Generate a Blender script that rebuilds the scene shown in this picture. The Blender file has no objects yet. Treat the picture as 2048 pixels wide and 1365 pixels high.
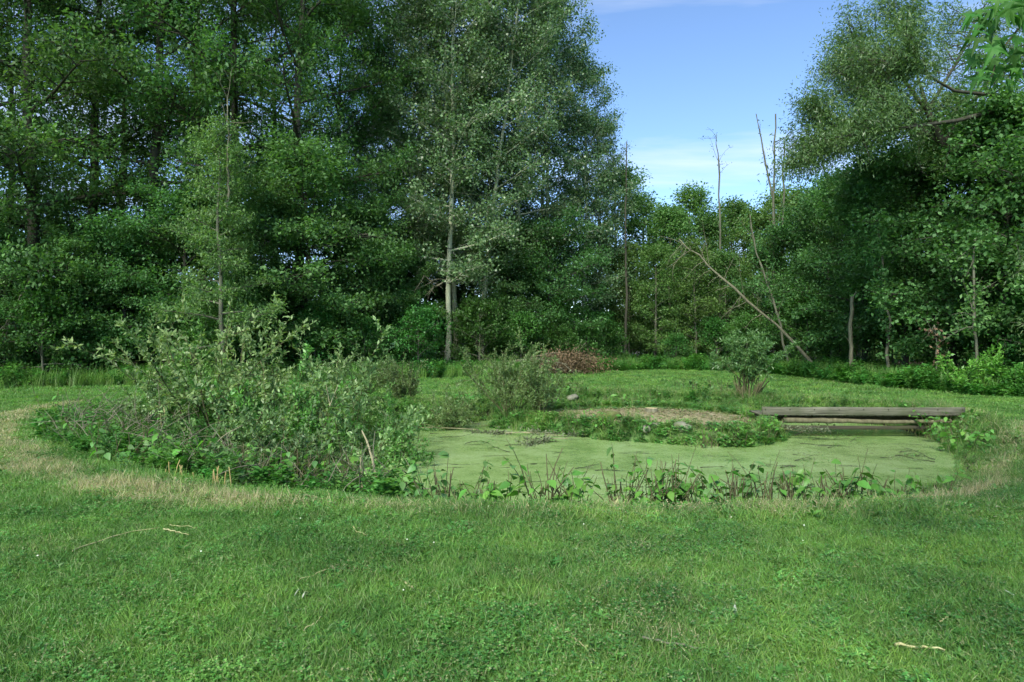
import bpy, math, random
import numpy as np
from mathutils import Vector, Matrix, Euler

# ------------------------------------------------------------------ camera, world, sun, exposure
sc = bpy.context.scene
COL = sc.collection
CAMZ = 1.6
cam = bpy.data.cameras.new('camera')
cam.lens = 24.0; cam.sensor_width = 36.0; cam.clip_start = 0.05; cam.clip_end = 3000
cam_o = bpy.data.objects.new('camera', cam); COL.objects.link(cam_o)
cam_o.location = (0, 0, CAMZ); cam_o.rotation_euler = (math.radians(90), 0, 0)
sc.camera = cam_o

SUN_EL, SUN_AZ = math.radians(41), math.radians(203)      # azimuth clockwise from +Y: behind and a little left
world = bpy.data.worlds.new('World'); sc.world = world; world.use_nodes = True
wn, wl = world.node_tree.nodes, world.node_tree.links
wn.clear()
w_out = wn.new('ShaderNodeOutputWorld'); w_bg = wn.new('ShaderNodeBackground')
w_sky = wn.new('ShaderNodeTexSky'); w_sky.sky_type = 'NISHITA'; w_sky.sun_disc = False
w_sky.sun_elevation = SUN_EL; w_sky.sun_rotation = SUN_AZ
w_sky.altitude = 300; w_sky.air_density = 0.9; w_sky.dust_density = 0.0; w_sky.ozone_density = 4.5
w_tc = wn.new('ShaderNodeTexCoord'); w_sep = wn.new('ShaderNodeSeparateXYZ')
wl.new(w_tc.outputs['Generated'], w_sep.inputs[0])
w_den = wn.new('ShaderNodeMath'); w_den.operation = 'ADD'; w_den.inputs[1].default_value = 0.06
w_abs = wn.new('ShaderNodeMath'); w_abs.operation = 'ABSOLUTE'
wl.new(w_sep.outputs[2], w_abs.inputs[0]); wl.new(w_abs.outputs[0], w_den.inputs[0])
w_dx = wn.new('ShaderNodeMath'); w_dx.operation = 'DIVIDE'; w_dy = wn.new('ShaderNodeMath'); w_dy.operation = 'DIVIDE'
wl.new(w_sep.outputs[0], w_dx.inputs[0]); wl.new(w_den.outputs[0], w_dx.inputs[1])
wl.new(w_sep.outputs[1], w_dy.inputs[0]); wl.new(w_den.outputs[0], w_dy.inputs[1])
w_cmb = wn.new('ShaderNodeCombineXYZ')
wl.new(w_dx.outputs[0], w_cmb.inputs[0]); wl.new(w_dy.outputs[0], w_cmb.inputs[1])
w_map = wn.new('ShaderNodeMapping'); w_map.inputs['Scale'].default_value = (0.55, 1.5, 1); w_map.inputs['Location'].default_value = (1.3, 4.2, 0)
wl.new(w_cmb.outputs[0], w_map.inputs[0])
w_noise = wn.new('ShaderNodeTexNoise'); w_noise.inputs['Scale'].default_value = 1.0; w_noise.inputs['Detail'].default_value = 6
w_noise.inputs['Roughness'].default_value = 0.55; w_noise.inputs['Distortion'].default_value = 0.4
wl.new(w_map.outputs[0], w_noise.inputs['Vector'])
w_ramp = wn.new('ShaderNodeMapRange'); w_ramp.inputs[1].default_value = 0.47; w_ramp.inputs[2].default_value = 0.78
w_ramp.inputs[3].default_value = 0.0; w_ramp.inputs[4].default_value = 0.75
wl.new(w_noise.outputs['Fac'], w_ramp.inputs[0])
w_mix = wn.new('ShaderNodeMixRGB'); w_mix.inputs[2].default_value = (4.3, 4.6, 5.0, 1)
wl.new(w_ramp.outputs[0], w_mix.inputs[0]); wl.new(w_sky.outputs[0], w_mix.inputs[1])
wl.new(w_mix.outputs[0], w_bg.inputs['Color']); w_bg.inputs['Strength'].default_value = 0.125
wl.new(w_bg.outputs[0], w_out.inputs['Surface'])

sun = bpy.data.lights.new('sun', 'SUN'); sun.energy = 3.3; sun.angle = math.radians(20); sun.color = (1.0, 0.96, 0.88)
sun_o = bpy.data.objects.new('sun', sun); COL.objects.link(sun_o)
sdir = Vector((math.sin(SUN_AZ)*math.cos(SUN_EL), math.cos(SUN_AZ)*math.cos(SUN_EL), math.sin(SUN_EL)))
sun_o.rotation_euler = sdir.to_track_quat('Z', 'Y').to_euler(); sun_o.location = (0, 0, 60)
sc.view_settings.view_transform = 'Standard'; sc.view_settings.look = 'None'
sc.view_settings.exposure = 1.05; sc.view_settings.gamma = 1.0; sc.view_settings.use_curve_mapping = False
sc.cycles.max_bounces = 6; sc.cycles.diffuse_bounces = 4; sc.cycles.transmission_bounces = 4; sc.cycles.glossy_bounces = 1; sc.cycles.adaptive_threshold = 0.03
sc.cycles.use_denoising = True

# ------------------------------------------------------------------ helpers
F = 1365.0
def P(u, v, d):                       # photograph pixel at a distance -> place in the world
    return np.array([(u-1024)/F*d, d, CAMZ-(v-682.5)/F*d])
def G(u, v, z=0.0):                   # where the sight line meets level z
    d = (CAMZ-z)*F/(v-682.5)
    return (u-1024)/F*d, d
def nrm(a):
    return a/np.maximum(np.linalg.norm(a, axis=-1, keepdims=True), 1e-9)

def tag(o, label, cat, group=None, kind=None):
    if label: o['label'] = label
    if cat: o['category'] = cat
    if group: o['group'] = group
    if kind: o['kind'] = kind
    return o
def empty(name, loc, rz=0.0, s=1.0, rx=0.0, ry=0.0):
    o = bpy.data.objects.new(name, None); COL.objects.link(o)
    o.empty_display_size = 0.2
    o.location = loc; o.rotation_euler = (rx, ry, rz); o.scale = (s, s, s) if not isinstance(s, tuple) else s
    return o
def part(name, me, parent=None):
    o = bpy.data.objects.new(name, me); COL.objects.link(o)
    if parent: o.parent = parent
    return o
def mesh_np(name, V, quads=None, tris=None, mat=None, smooth=False, matidx=None):
    me = bpy.data.meshes.new(name)
    V = np.asarray(V, np.float32)
    nq = 0 if quads is None else len(quads); nt = 0 if tris is None else len(tris)
    me.vertices.add(len(V)); me.vertices.foreach_set('co', V.ravel())
    loops = []
    if nq: loops.append(np.asarray(quads, np.int32).ravel())
    if nt: loops.append(np.asarray(tris, np.int32).ravel())
    if loops:
        loops = np.concatenate(loops)
        me.loops.add(len(loops)); me.loops.foreach_set('vertex_index', loops)
        st = np.concatenate([np.arange(nq)*4, nq*4+np.arange(nt)*3]).astype(np.int32)
        me.polygons.add(nq+nt); me.polygons.foreach_set('loop_start', st)
        if smooth: me.polygons.foreach_set('use_smooth', np.ones(nq+nt, bool))
        if matidx is not None: me.polygons.foreach_set('material_index', np.asarray(matidx, np.int32))
    if mat is not None:
        for m in (mat if isinstance(mat, (list, tuple)) else [mat]): me.materials.append(m)
    me.update(calc_edges=True)
    return me

class Tubes:
    def __init__(s): s.V = []; s.Q = []; s.n = 0
    def add(s, pts, rad, sides=5, cap=True):
        pts = np.asarray(pts, float); n = len(pts)
        rad = np.broadcast_to(np.asarray(rad, float), (n,))
        t = np.empty_like(pts); t[1:-1] = pts[2:]-pts[:-2]; t[0] = pts[1]-pts[0]; t[-1] = pts[-1]-pts[-2]
        t = nrm(t)
        mean = nrm(pts[-1]-pts[0])
        ref = np.array([0, 0, 1.0]) if abs(mean[2]) < 0.8 else np.array([1.0, 0.13, 0])
        u = nrm(np.cross(t, ref)); w = np.cross(t, u)
        a = np.arange(sides)*2*math.pi/sides
        ring = pts[:, None, :]+rad[:, None, None]*(np.cos(a)[None, :, None]*u[:, None, :]+np.sin(a)[None, :, None]*w[:, None, :])
        s.V.append(ring.reshape(-1, 3))
        i = np.arange(n-1)[:, None]*sides; j = np.arange(sides)[None, :]; k = (j+1) % sides
        s.Q.append((s.n+np.stack([i+j, i+k, i+sides+k, i+sides+j], -1)).reshape(-1, 4))
        s.n += n*sides
        if cap and sides >= 4:
            for e in (0, n-1):
                c = pts[e]; base = s.n-n*sides+e*sides if e == 0 else s.n-sides
                s.V.append(c[None]); ci = s.n; s.n += 1
                if e == 0:
                    s.Q.append(np.array([[base+(q+1) % sides, base+q, ci, ci] for q in range(0)]).reshape(-1, 4).astype(int))
                first = base
                qs = [[first+q, first+(q+1) % sides, first+(q+2) % sides, ci] for q in range(0, sides-1, 2)]
                if sides % 2: qs.append([first+sides-1, first, ci, ci])
                qs = [q for q in qs if len(set(q)) == 4]
                s.Q.append(np.array(qs).reshape(-1, 4).astype(int))
                if e == 0: n_off = 1
                # keep ring offset right for the second cap
                if e == 0:
                    ring_end = s.n-1-sides
                    s._end = ring_end
            # second cap uses stored end ring
        return s
    def mesh(s, name, mat, smooth=True):
        V = np.concatenate(s.V); Q = np.concatenate([q for q in s.Q if len(q)])
        return mesh_np(name, V, quads=Q, mat=mat, smooth=smooth)

def add_tube(T, pts, rad, sides=5, cap=False):     # plain tube, optional flat caps as n/2 quads
    pts = np.asarray(pts, float)
    start = T.n
    T.add(pts, rad, sides, cap=False)
    if cap:
        end = T.n-sides
        for base in (start, end):
            qs = []
            for q in range(1, sides-2, 2): qs.append([base, base+q, base+q+1, base+q+2])
            if qs: T.Q.append(np.array(qs))

def leaf_arrays(rng, P0, D, L, W, flat=0.5, fold=0.12):
    """one folded kite per leaf: P0 base, D axis"""
    n = len(P0)
    N = rng.normal(size=(n, 3))*(1-flat)*0.9; N[:, 2] += 0.35+flat
    S = nrm(np.cross(D, N)); N = np.cross(S, D)
    L = np.broadcast_to(L, (n,))[:, None]; W = np.broadcast_to(W, (n,))[:, None]
    mid = P0+D*L*0.48
    V = np.stack([P0, mid+S*W*0.5+N*L*fold, P0+D*L, mid-S*W*0.5+N*L*fold], 1).reshape(-1, 3)
    Q = np.arange(n*4).reshape(-1, 4)
    return V, Q

def curve(rng, p, d, length, n, wob, grav):
    pts = [np.asarray(p, float)]; d = np.asarray(d, float)/np.linalg.norm(d); st = length/n
    for i in range(n):
        d = d+rng.normal(size=3)*wob+np.array([0, 0, grav/n]); d = d/np.linalg.norm(d)
        pts.append(pts[-1]+d*st)
    return np.array(pts)
def sample(pts, s):
    x = s*(len(pts)-1); i = min(int(x), len(pts)-2); f = x-i
    d = pts[i+1]-pts[i]
    return pts[i]*(1-f)+pts[i+1]*f, d/np.linalg.norm(d)

# ------------------------------------------------------------------ materials
def newmat(name):
    m = bpy.data.materials.new(name); m.use_nodes = True
    nt = m.node_tree; nt.nodes.clear()
    out = nt.nodes.new('ShaderNodeOutputMaterial')
    return m, nt.nodes, nt.links, out
def ramp(N, cols, pos=None):
    r = N.new('ShaderNodeValToRGB'); cr = r.color_ramp
    pos = pos or [i/(len(cols)-1) for i in range(len(cols))]
    while len(cr.elements) < len(cols): cr.elements.new(0.5)
    for e, c, p in zip(cr.elements, cols, pos): e.position = p; e.color = (*c, 1)
    return r
def leaf_mat(name, dark, light, trans=0.3, rough=0.45, spec=0.4, accent=None, instanced=False, dry=None, patch=0.5, tint=None):
    if not name.startswith(('dead', 'wilted')):
        dark, light = [(c[0]*1.18, c[1]*1.24, c[2]*0.95) for c in (dark, light)]
    m, N, K, out = newmat(name)
    geo = N.new('ShaderNodeNewGeometry')
    mid = tuple((a+b)/2 for a, b in zip(dark, light))
    cols = [dark, mid, light]; pos = [0, 0.5, 0.97 if accent else 1.0]
    if accent: cols.append(accent); pos.append(1.0)
    r = ramp(N, cols, pos)
    K.new(geo.outputs['Random Per Island'], r.inputs[0])
    col = r.outputs[0]
    oi = N.new('ShaderNodeObjectInfo')
    hs = N.new('ShaderNodeHueSaturation')
    mr = N.new('ShaderNodeMapRange'); mr.inputs[3].default_value = 0.72; mr.inputs[4].default_value = 1.28
    K.new(oi.outputs['Random'], mr.inputs[0]); K.new(mr.outputs[0], hs.inputs['Value'])
    mr2 = N.new('ShaderNodeMapRange'); mr2.inputs[3].default_value = 0.482; mr2.inputs[4].default_value = 0.512
    mm = N.new('ShaderNodeMath'); mm.operation = 'FRACT'; mu = N.new('ShaderNodeMath'); mu.operation = 'MULTIPLY'; mu.inputs[1].default_value = 7.31
    K.new(oi.outputs['Random'], mu.inputs[0]); K.new(mu.outputs[0], mm.inputs[0]); K.new(mm.outputs[0], mr2.inputs[0]); K.new(mr2.outputs[0], hs.inputs['Hue'])
    K.new(col, hs.inputs['Color']); col = hs.outputs[0]
    nz = N.new('ShaderNodeTexNoise'); nz.inputs['Scale'].default_value = patch; nz.inputs['Detail'].default_value = 2
    K.new(geo.outputs['Position'], nz.inputs['Vector'])
    mx = N.new('ShaderNodeMixRGB'); mx.blend_type = 'MULTIPLY'; mx.inputs[0].default_value = 1
    rr = ramp(N, [(0.80, 0.84, 0.80), (1.14, 1.10, 1.08)] if dry is None else [(0.66, 0.74, 0.70), (1.0, 1.0, 1.0), (1.36, 1.22, 1.12)], [0.33, 0.67] if dry is None else [0.34, 0.5, 0.66])
    K.new(nz.outputs['Fac'], rr.inputs[0]); K.new(col, mx.inputs[1]); K.new(rr.outputs[0], mx.inputs[2]); col = mx.outputs[0]
    if dry is not None:
        at = N.new('ShaderNodeAttribute'); at.attribute_type = 'INSTANCER'; at.attribute_name = 'dry'
        m2 = N.new('ShaderNodeMixRGB')
        r2 = ramp(N, [tuple(c*0.55 for c in dry), dry, tuple(min(1, c*1.25) for c in dry)])
        K.new(geo.outputs['Random Per Island'], r2.inputs[0])
        ad = N.new('ShaderNodeMath'); ad.operation = 'SUBTRACT'
        K.new(at.outputs['Fac'], ad.inputs[0])
        # blade-by-blade choice: blade is dry when its random is under the dry amount
        sc_ = N.new('ShaderNodeMath'); sc_.operation = 'MULTIPLY'; sc_.inputs[1].default_value = 13.7
        fr = N.new('ShaderNodeMath'); fr.operation = 'FRACT'
        K.new(geo.outputs['Random Per Island'], sc_.inputs[0]); K.new(sc_.outputs[0], fr.inputs[0]); K.new(fr.outputs[0], ad.inputs[1])
        st = N.new('ShaderNodeMapRange'); st.inputs[1].default_value = -0.15; st.inputs[2].default_value = 0.15
        K.new(ad.outputs[0], st.inputs[0])
        K.new(st.outputs[0], m2.inputs[0]); K.new(col, m2.inputs[1]); K.new(r2.outputs[0], m2.inputs[2]); col = m2.outputs[0]
    b = N.new('ShaderNodeBsdfPrincipled'); b.inputs['Roughness'].default_value = rough
    b.inputs['Specular IOR Level'].default_value = spec
    K.new(col, b.inputs['Base Color'])
    t = N.new('ShaderNodeBsdfTranslucent')
    tc = N.new('ShaderNodeMixRGB'); tc.blend_type = 'MULTIPLY'; tc.inputs[0].default_value = 1; tc.inputs[2].default_value = (1.5, 1.75, 0.7, 1)
    K.new(col, tc.inputs[1]); K.new(tc.outputs[0], t.inputs['Color'])
    ms = N.new('ShaderNodeMixShader'); ms.inputs[0].default_value = trans
    K.new(b.outputs[0], ms.inputs[1]); K.new(t.outputs[0], ms.inputs[2]); K.new(ms.outputs[0], out.inputs['Surface'])
    return m
def bark_mat(name, c1, c2, scale=6, stretch=0.15, bump=0.4, marks=None, rough=0.9, moss=None):
    c1, c2 = [(c[0]*0.95, c[1]*1.03, c[2]*0.82) for c in (c1, c2)]
    m, N, K, out = newmat(name)
    tc = N.new('ShaderNodeTexCoord'); mp = N.new('ShaderNodeMapping'); mp.inputs['Scale'].default_value = (1, 1, stretch)
    K.new(tc.outputs['Object'], mp.inputs[0])
    nz = N.new('ShaderNodeTexNoise'); nz.inputs['Scale'].default_value = scale; nz.inputs['Detail'].default_value = 8; nz.inputs['Roughness'].default_value = 0.65
    K.new(mp.outputs[0], nz.inputs['Vector'])
    r = ramp(N, [c1, tuple((a+b)/2 for a, b in zip(c1, c2)), c2], [0.3, 0.5, 0.7]); K.new(nz.outputs['Fac'], r.inputs[0]); col = r.outputs[0]
    if marks:
        mp2 = N.new('ShaderNodeMapping'); mp2.inputs['Scale'].default_value = (1.2, 1.2, 5)
        K.new(tc.outputs['Object'], mp2.inputs[0])
        n2 = N.new('ShaderNodeTexNoise'); n2.inputs['Scale'].default_value = 1.6; n2.inputs['Detail'].default_value = 3
        K.new(mp2.outputs[0], n2.inputs['Vector'])
        r2 = ramp(N, [(0, 0, 0), (1, 1, 1)], [0.62, 0.7]); K.new(n2.outputs['Fac'], r2.inputs[0])
        mx = N.new('ShaderNodeMixRGB'); mx.inputs[2].default_value = (*marks, 1)
        K.new(r2.outputs[0], mx.inputs[0]); K.new(col, mx.inputs[1]); col = mx.outputs[0]
    if moss:
        n3 = N.new('ShaderNodeTexNoise'); n3.inputs['Scale'].default_value = 2.3; n3.inputs['Detail'].default_value = 5
        K.new(tc.outputs['Object'], n3.inputs['Vector'])
        r3 = ramp(N, [(0, 0, 0), (1, 1, 1)], [0.5, 0.66]); K.new(n3.outputs['Fac'], r3.inputs[0])
        mx = N.new('ShaderNodeMixRGB'); mx.inputs[2].default_value = (*moss, 1)
        K.new(r3.outputs[0], mx.inputs[0]); K.new(col, mx.inputs[1]); col = mx.outputs[0]
    b = N.new('ShaderNodeBsdfPrincipled'); b.inputs['Roughness'].default_value = rough; b.inputs['Specular IOR Level'].default_value = 0.2
    K.new(col, b.inputs['Base Color'])
    bp = N.new('ShaderNodeBump'); bp.inputs['Strength'].default_value = bump; bp.inputs['Distance'].default_value = 0.03
    K.new(nz.outputs['Fac'], bp.inputs['Height']); K.new(bp.outputs[0], b.inputs['Normal'])
    K.new(b.outputs[0], out.inputs['Surface'])
    return m

M = {}
M['oak']     = leaf_mat('oak_leaf', (0.042, 0.102, 0.038), (0.110, 0.210, 0.088), trans=0.36, rough=0.55, spec=0.3)
M['aspen']   = leaf_mat('aspen_leaf', (0.045, 0.098, 0.048), (0.115, 0.190, 0.100), trans=0.25, rough=0.40, spec=0.5, accent=(0.22, 0.30, 0.2))
M['maple']   = leaf_mat('maple_leaf', (0.042, 0.108, 0.042), (0.108, 0.215, 0.088), trans=0.36, rough=0.55, spec=0.3)
M['ash']     = leaf_mat('ash_leaf', (0.080, 0.155, 0.070), (0.190, 0.285, 0.130), trans=0.34, rough=0.5, spec=0.35)
M['willow']  = leaf_mat('willow_leaf', (0.070, 0.140, 0.062), (0.175, 0.270, 0.138), trans=0.34, rough=0.42, spec=0.45)
M['far']     = leaf_mat('far_leaf', (0.045, 0.105, 0.035), (0.110, 0.195, 0.065), trans=0.32, rough=0.5, spec=0.3)
M['under']   = leaf_mat('understorey_leaf', (0.026, 0.090, 0.024), (0.070, 0.180, 0.050), trans=0.3, rough=0.5, spec=0.3)
M['shrub']   = leaf_mat('pond_shrub_leaf', (0.080, 0.145, 0.065), (0.215, 0.305, 0.155), trans=0.3, rough=0.45, spec=0.4, patch=1.5)
M['shrub2']  = leaf_mat('green_shrub_leaf', (0.060, 0.155, 0.045), (0.160, 0.310, 0.095), trans=0.32, rough=0.45, spec=0.4, patch=1.5)
M['bright']  = leaf_mat('bright_leaf', (0.050, 0.150, 0.030), (0.130, 0.300, 0.065), trans=0.32, rough=0.45, spec=0.4, patch=2)
M['bramble'] = leaf_mat('bramble_leaf', (0.042, 0.115, 0.038), (0.120, 0.235, 0.085), trans=0.28, rough=0.45, spec=0.4, patch=2, accent=(0.22, 0.10, 0.05))
M['deadleaf']= leaf_mat('dead_leaf', (0.085, 0.056, 0.034), (0.235, 0.160, 0.100), trans=0.15, rough=0.7, spec=0.2)
M['wilted']  = leaf_mat('wilted_leaf', (0.085, 0.108, 0.058), (0.200, 0.235, 0.140), trans=0.15, rough=0.6, spec=0.3)
M['grass']   = leaf_mat('grass_blade', (0.048, 0.122, 0.028), (0.150, 0.285, 0.080), trans=0.3, rough=0.45, spec=0.35, dry=(0.46, 0.41, 0.24), patch=0.9)
M['clover']  = leaf_mat('clover_leaf', (0.036, 0.125, 0.028), (0.100, 0.250, 0.070), trans=0.28, rough=0.4, spec=0.45, dry=(0.40, 0.36, 0.2), patch=0.9)
M['weed']    = leaf_mat('weed_leaf', (0.030, 0.115, 0.026), (0.085, 0.230, 0.055), trans=0.32, rough=0.5, spec=0.3, patch=0.7)
M['nearmaple'] = leaf_mat('near_maple_leaf', (0.024, 0.085, 0.020), (0.052, 0.145, 0.036), trans=0.35, rough=0.6, spec=0.25, patch=3)
M['oakbark'] = bark_mat('oak_bark', (0.030, 0.027, 0.024), (0.085, 0.078, 0.068))
M['aspenbark'] = bark_mat('aspen_bark', (0.27, 0.28, 0.23), (0.46, 0.46, 0.39), scale=4, stretch=0.5, bump=0.15, marks=(0.045, 0.045, 0.04))
M['greybark'] = bark_mat('grey_bark', (0.060, 0.058, 0.048), (0.165, 0.16, 0.135), bump=0.7)
M['deadbark'] = bark_mat('dead_bark', (0.085, 0.075, 0.058), (0.26, 0.235, 0.19), scale=11, bump=0.8)
M['logbark'] = bark_mat('log_bark', (0.075, 0.062, 0.042), (0.19, 0.165, 0.115), scale=11)
M['twig']    = bark_mat('shrub_stem', (0.058, 0.052, 0.030), (0.150, 0.132, 0.080), scale=20, stretch=0.3)
M['paletwig']= bark_mat('pale_twig', (0.20, 0.165, 0.115), (0.38, 0.33, 0.24), scale=20)
M['darktwig']= bark_mat('wet_twig', (0.020, 0.020, 0.014), (0.065, 0.065, 0.045), scale=20)
M['straw']   = bark_mat('straw', (0.30, 0.255, 0.14), (0.52, 0.46, 0.29), scale=14, bump=0.1)
M['orange']  = bark_mat('dry_reed', (0.26, 0.185, 0.085), (0.42, 0.32, 0.165), scale=14, bump=0.1)
M['stone']   = bark_mat('stone', (0.09, 0.085, 0.075), (0.26, 0.245, 0.22), scale=7, stretch=1, bump=0.5, moss=(0.10, 0.13, 0.05))
M['mosslump']= bark_mat('moss_lump', (0.075, 0.085, 0.03), (0.20, 0.19, 0.09), scale=9, stretch=1, bump=0.9)
M['cutwood'] = bark_mat('cut_wood', (0.42, 0.31, 0.19), (0.66, 0.53, 0.36), scale=12, stretch=1, bump=0.2)
M['flower']  = bark_mat('clover_flower', (0.55, 0.55, 0.48), (0.8, 0.8, 0.75), scale=60, stretch=1, bump=0.1)
M['feather'] = bark_mat('feather', (0.20, 0.20, 0.19), (0.40, 0.40, 0.38), scale=60, stretch=1, bump=0.1)

def plank_mat(name, c1, c2, moss):
    m, N, K, out = newmat(name)
    tc = N.new('ShaderNodeTexCoord'); mp = N.new('ShaderNodeMapping'); mp.inputs['Scale'].default_value = (0.6, 8, 14)
    K.new(tc.outputs['Object'], mp.inputs[0])
    nz = N.new('ShaderNodeTexNoise'); nz.inputs['Scale'].default_value = 3.2; nz.inputs['Detail'].default_value = 8; nz.inputs['Distortion'].default_value = 0.7
    K.new(mp.outputs[0], nz.inputs['Vector'])
    r = ramp(N, [c1, c2], [0.32, 0.68]); K.new(nz.outputs['Fac'], r.inputs[0])
    n2 = N.new('ShaderNodeTexNoise'); n2.inputs['Scale'].default_value = 1.7; n2.inputs['Detail'].default_value = 5
    K.new(tc.outputs['Object'], n2.inputs['Vector'])
    r2 = ramp(N, [(0, 0, 0), (0.7, 0.7, 0.7)], [0.45, 0.7]); K.new(n2.outputs['Fac'], r2.inputs[0])
    mx = N.new('ShaderNodeMixRGB'); mx.inputs[2].default_value = (*moss, 1)
    K.new(r2.outputs[0], mx.inputs[0]); K.new(r.outputs[0], mx.inputs[1])
    vo = N.new('ShaderNodeTexVoronoi'); vo.inputs['Scale'].default_value = 1.4
    K.new(tc.outputs['Object'], vo.inputs['Vector'])
    r3 = ramp(N, [(0.25, 0.22, 0.2), (1, 1, 1)], [0.03, 0.06]); K.new(vo.outputs['Distance'], r3.inputs[0])
    m3 = N.new('ShaderNodeMixRGB'); m3.blend_type = 'MULTIPLY'; m3.inputs[0].default_value = 1
    K.new(mx.outputs[0], m3.inputs[1]); K.new(r3.outputs[0], m3.inputs[2])
    b = N.new('ShaderNodeBsdfPrincipled'); b.inputs['Roughness'].default_value = 0.85; b.inputs['Specular IOR Level'].default_value = 0.2
    K.new(m3.outputs[0], b.inputs['Base Color'])
    bp = N.new('ShaderNodeBump'); bp.inputs['Strength'].default_value = 0.35; bp.inputs['Distance'].default_value = 0.01
    K.new(nz.outputs['Fac'], bp.inputs['Height']); K.new(bp.outputs[0], b.inputs['Normal'])
    K.new(b.outputs[0], out.inputs['Surface'])
    return m
M['plank'] = plank_mat('weathered_plank', (0.060, 0.060, 0.040), (0.175, 0.172, 0.120), (0.065, 0.080, 0.036))
M['darkplank'] = plank_mat('damp_plank', (0.03, 0.027, 0.018), (0.085, 0.075, 0.05), (0.045, 0.055, 0.02))

# ------------------------------------------------------------------ terrain
POND = np.array([(-3.6,10.2),(-2.4,8.9),(-0.6,8.4),(1.2,8.3),(3.0,8.4),(4.5,8.7),(5.7,9.4),(6.9,10.5),(7.85,12.0),(8.55,13.4),(9.05,14.9),
                 (9.1,16.4),(8.1,17.6),(6.2,18.9),(4.0,20.0),(2.0,20.2),(0.6,19.4),(-0.5,17.9),(-1.4,16.7),(-2.6,16.0),(-3.7,14.6),(-4.2,12.4)])
ISLE = np.array([(-0.5,16.2),(0.3,15.5),(1.2,15.0),(1.9,14.15),(2.9,13.75),(3.7,13.35),(4.4,13.15),(5.0,13.5),(5.6,14.1),(5.95,15.2),(5.8,16.6),(5.2,17.8),(4.0,18.5),(2.4,18.6),(1.0,18.0),(0.0,17.2)])
RING = np.array([(-11.6,18.2),(-11.0,15.2),(-9.0,11.9),(-6.5,9.0),(-4.4,7.35),(-2.3,6.6),(0,6.4),(2,6.5),(3.9,7.0),(5.8,8.4),(7.6,10.5),(8.9,12.1),(9.7,13.4)])
EDGE = np.array([(-60,12),(-30,19),(-19,22),(-13,25),(-6.3,27),(-2,30.5),(3,34.5),(8,38.5),(12.2,35.5),(13.3,30),(13.2,25),(13.9,20),(17,16),(30,11),(60,4)])
def seg_dist(pts, poly, closed):
    a = poly; b = np.roll(poly, -1, 0)
    if not closed: a = poly[:-1]; b = poly[1:]
    best = np.full(len(pts), 1e9)
    for p, q in zip(a, b):
        d = q-p; t = np.clip(((pts-p)@d)/(d@d), 0, 1)
        best = np.minimum(best, np.linalg.norm(pts-(p+t[:, None]*d), axis=1))
    return best
def inside(pts, poly):
    r = np.zeros(len(pts), bool); n = len(poly)
    for i in range(n):
        x1, y1 = poly[i]; x2, y2 = poly[(i+1) % n]
        c = ((y1 > pts[:, 1]) != (y2 > pts[:, 1]))
        with np.errstate(divide='ignore', invalid='ignore'):
            xi = (x2-x1)*(pts[:, 1]-y1)/(y2-y1+1e-12)+x1
        r ^= c & (pts[:, 0] < xi)
    return r
def sdist(pts, poly):
    d = seg_dist(pts, poly, True); return np.where(inside(pts, poly), -d, d)
_rs = np.random.RandomState(5); _ph = _rs.rand(24, 4)
def vnoise(pts, scale, k=0):
    x, y = pts[:, 0]*scale, pts[:, 1]*scale; s = 0
    for i in range(6):
        a = _ph[(k*6+i) % 24]; ang = a[0]*6.283; f = 0.7+a[1]*1.3
        s = s+np.sin((x*math.cos(ang)+y*math.sin(ang))*f*2.2+a[2]*6.283+1.3*np.sin((y*math.cos(ang)-x*math.sin(ang))*f*1.3+a[3]*6.28))
    return s/6
def smooth(t): t = np.clip(t, 0, 1); return t*t*(3-2*t)
WATER = -0.45
def wood_dist(pts):           # positive inside the wood
    poly = np.concatenate([EDGE, [(60, 200), (-60, 200)]])
    return -sdist(pts, poly)
def height(pts):
    pts = np.atleast_2d(np.asarray(pts, float))[:, :2]
    sd = sdist(pts, POND)+0.10*vnoise(pts, 1.3, 1)
    wb = 2.1-1.35*smooth((pts[:, 1]-10.0)/5.0)
    lawn = 0.035*vnoise(pts, 0.25, 0)+0.012*vnoise(pts, 1.1, 2)
    z = np.where(sd > 0, WATER+(lawn-WATER)*smooth(sd/wb), WATER-0.6*smooth(-sd/0.9))
    di = -(sdist(pts, ISLE)+0.10*vnoise(pts, 1.9, 3))
    zi = WATER-0.12+0.38*smooth((di+0.1)/0.40)+0.12*smooth(di/2.2)+0.030*vnoise(pts, 2.2, 1)+0.02*vnoise(pts, 5.1, 2)
    z = np.where(di > -0.1, np.maximum(z, zi), z)
    return z
def hz(x, y): return float(height(np.array([[x, y]]))[0])
def GT(u, v, z=0.0):
    for i in range(14):
        x, d = G(u, v, min(z, 1.2)); z = 0.5*z+0.5*max(hz(x, d), WATER)
    return G(u, v, z)
def ring_dry(pts):
    d = seg_dist(pts, RING, False)+0.30*vnoise(pts, 0.8, 2)+0.18*vnoise(pts, 2.6, 1)
    g = np.exp(-(np.maximum(d-0.05, 0)/0.27)**2)*(0.62+0.45*vnoise(pts, 0.8, 3)+0.34*vnoise(pts, 2.9, 1))*(1-0.45*np.exp(-((pts[:, 0]-0.4)/3.0)**4))
    sp = smooth((vnoise(pts, 0.55, 3)-0.05)/0.6)*0.13+smooth((vnoise(pts, 2.1, 0)-0.3)/0.4)*0.10
    back = 0.35*np.exp(-((sdist(pts, POND)-1.2)/0.5)**2)*(pts[:, 1] > 15)
    return np.clip(np.maximum(np.maximum(g, sp), back), 0, 1)

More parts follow.
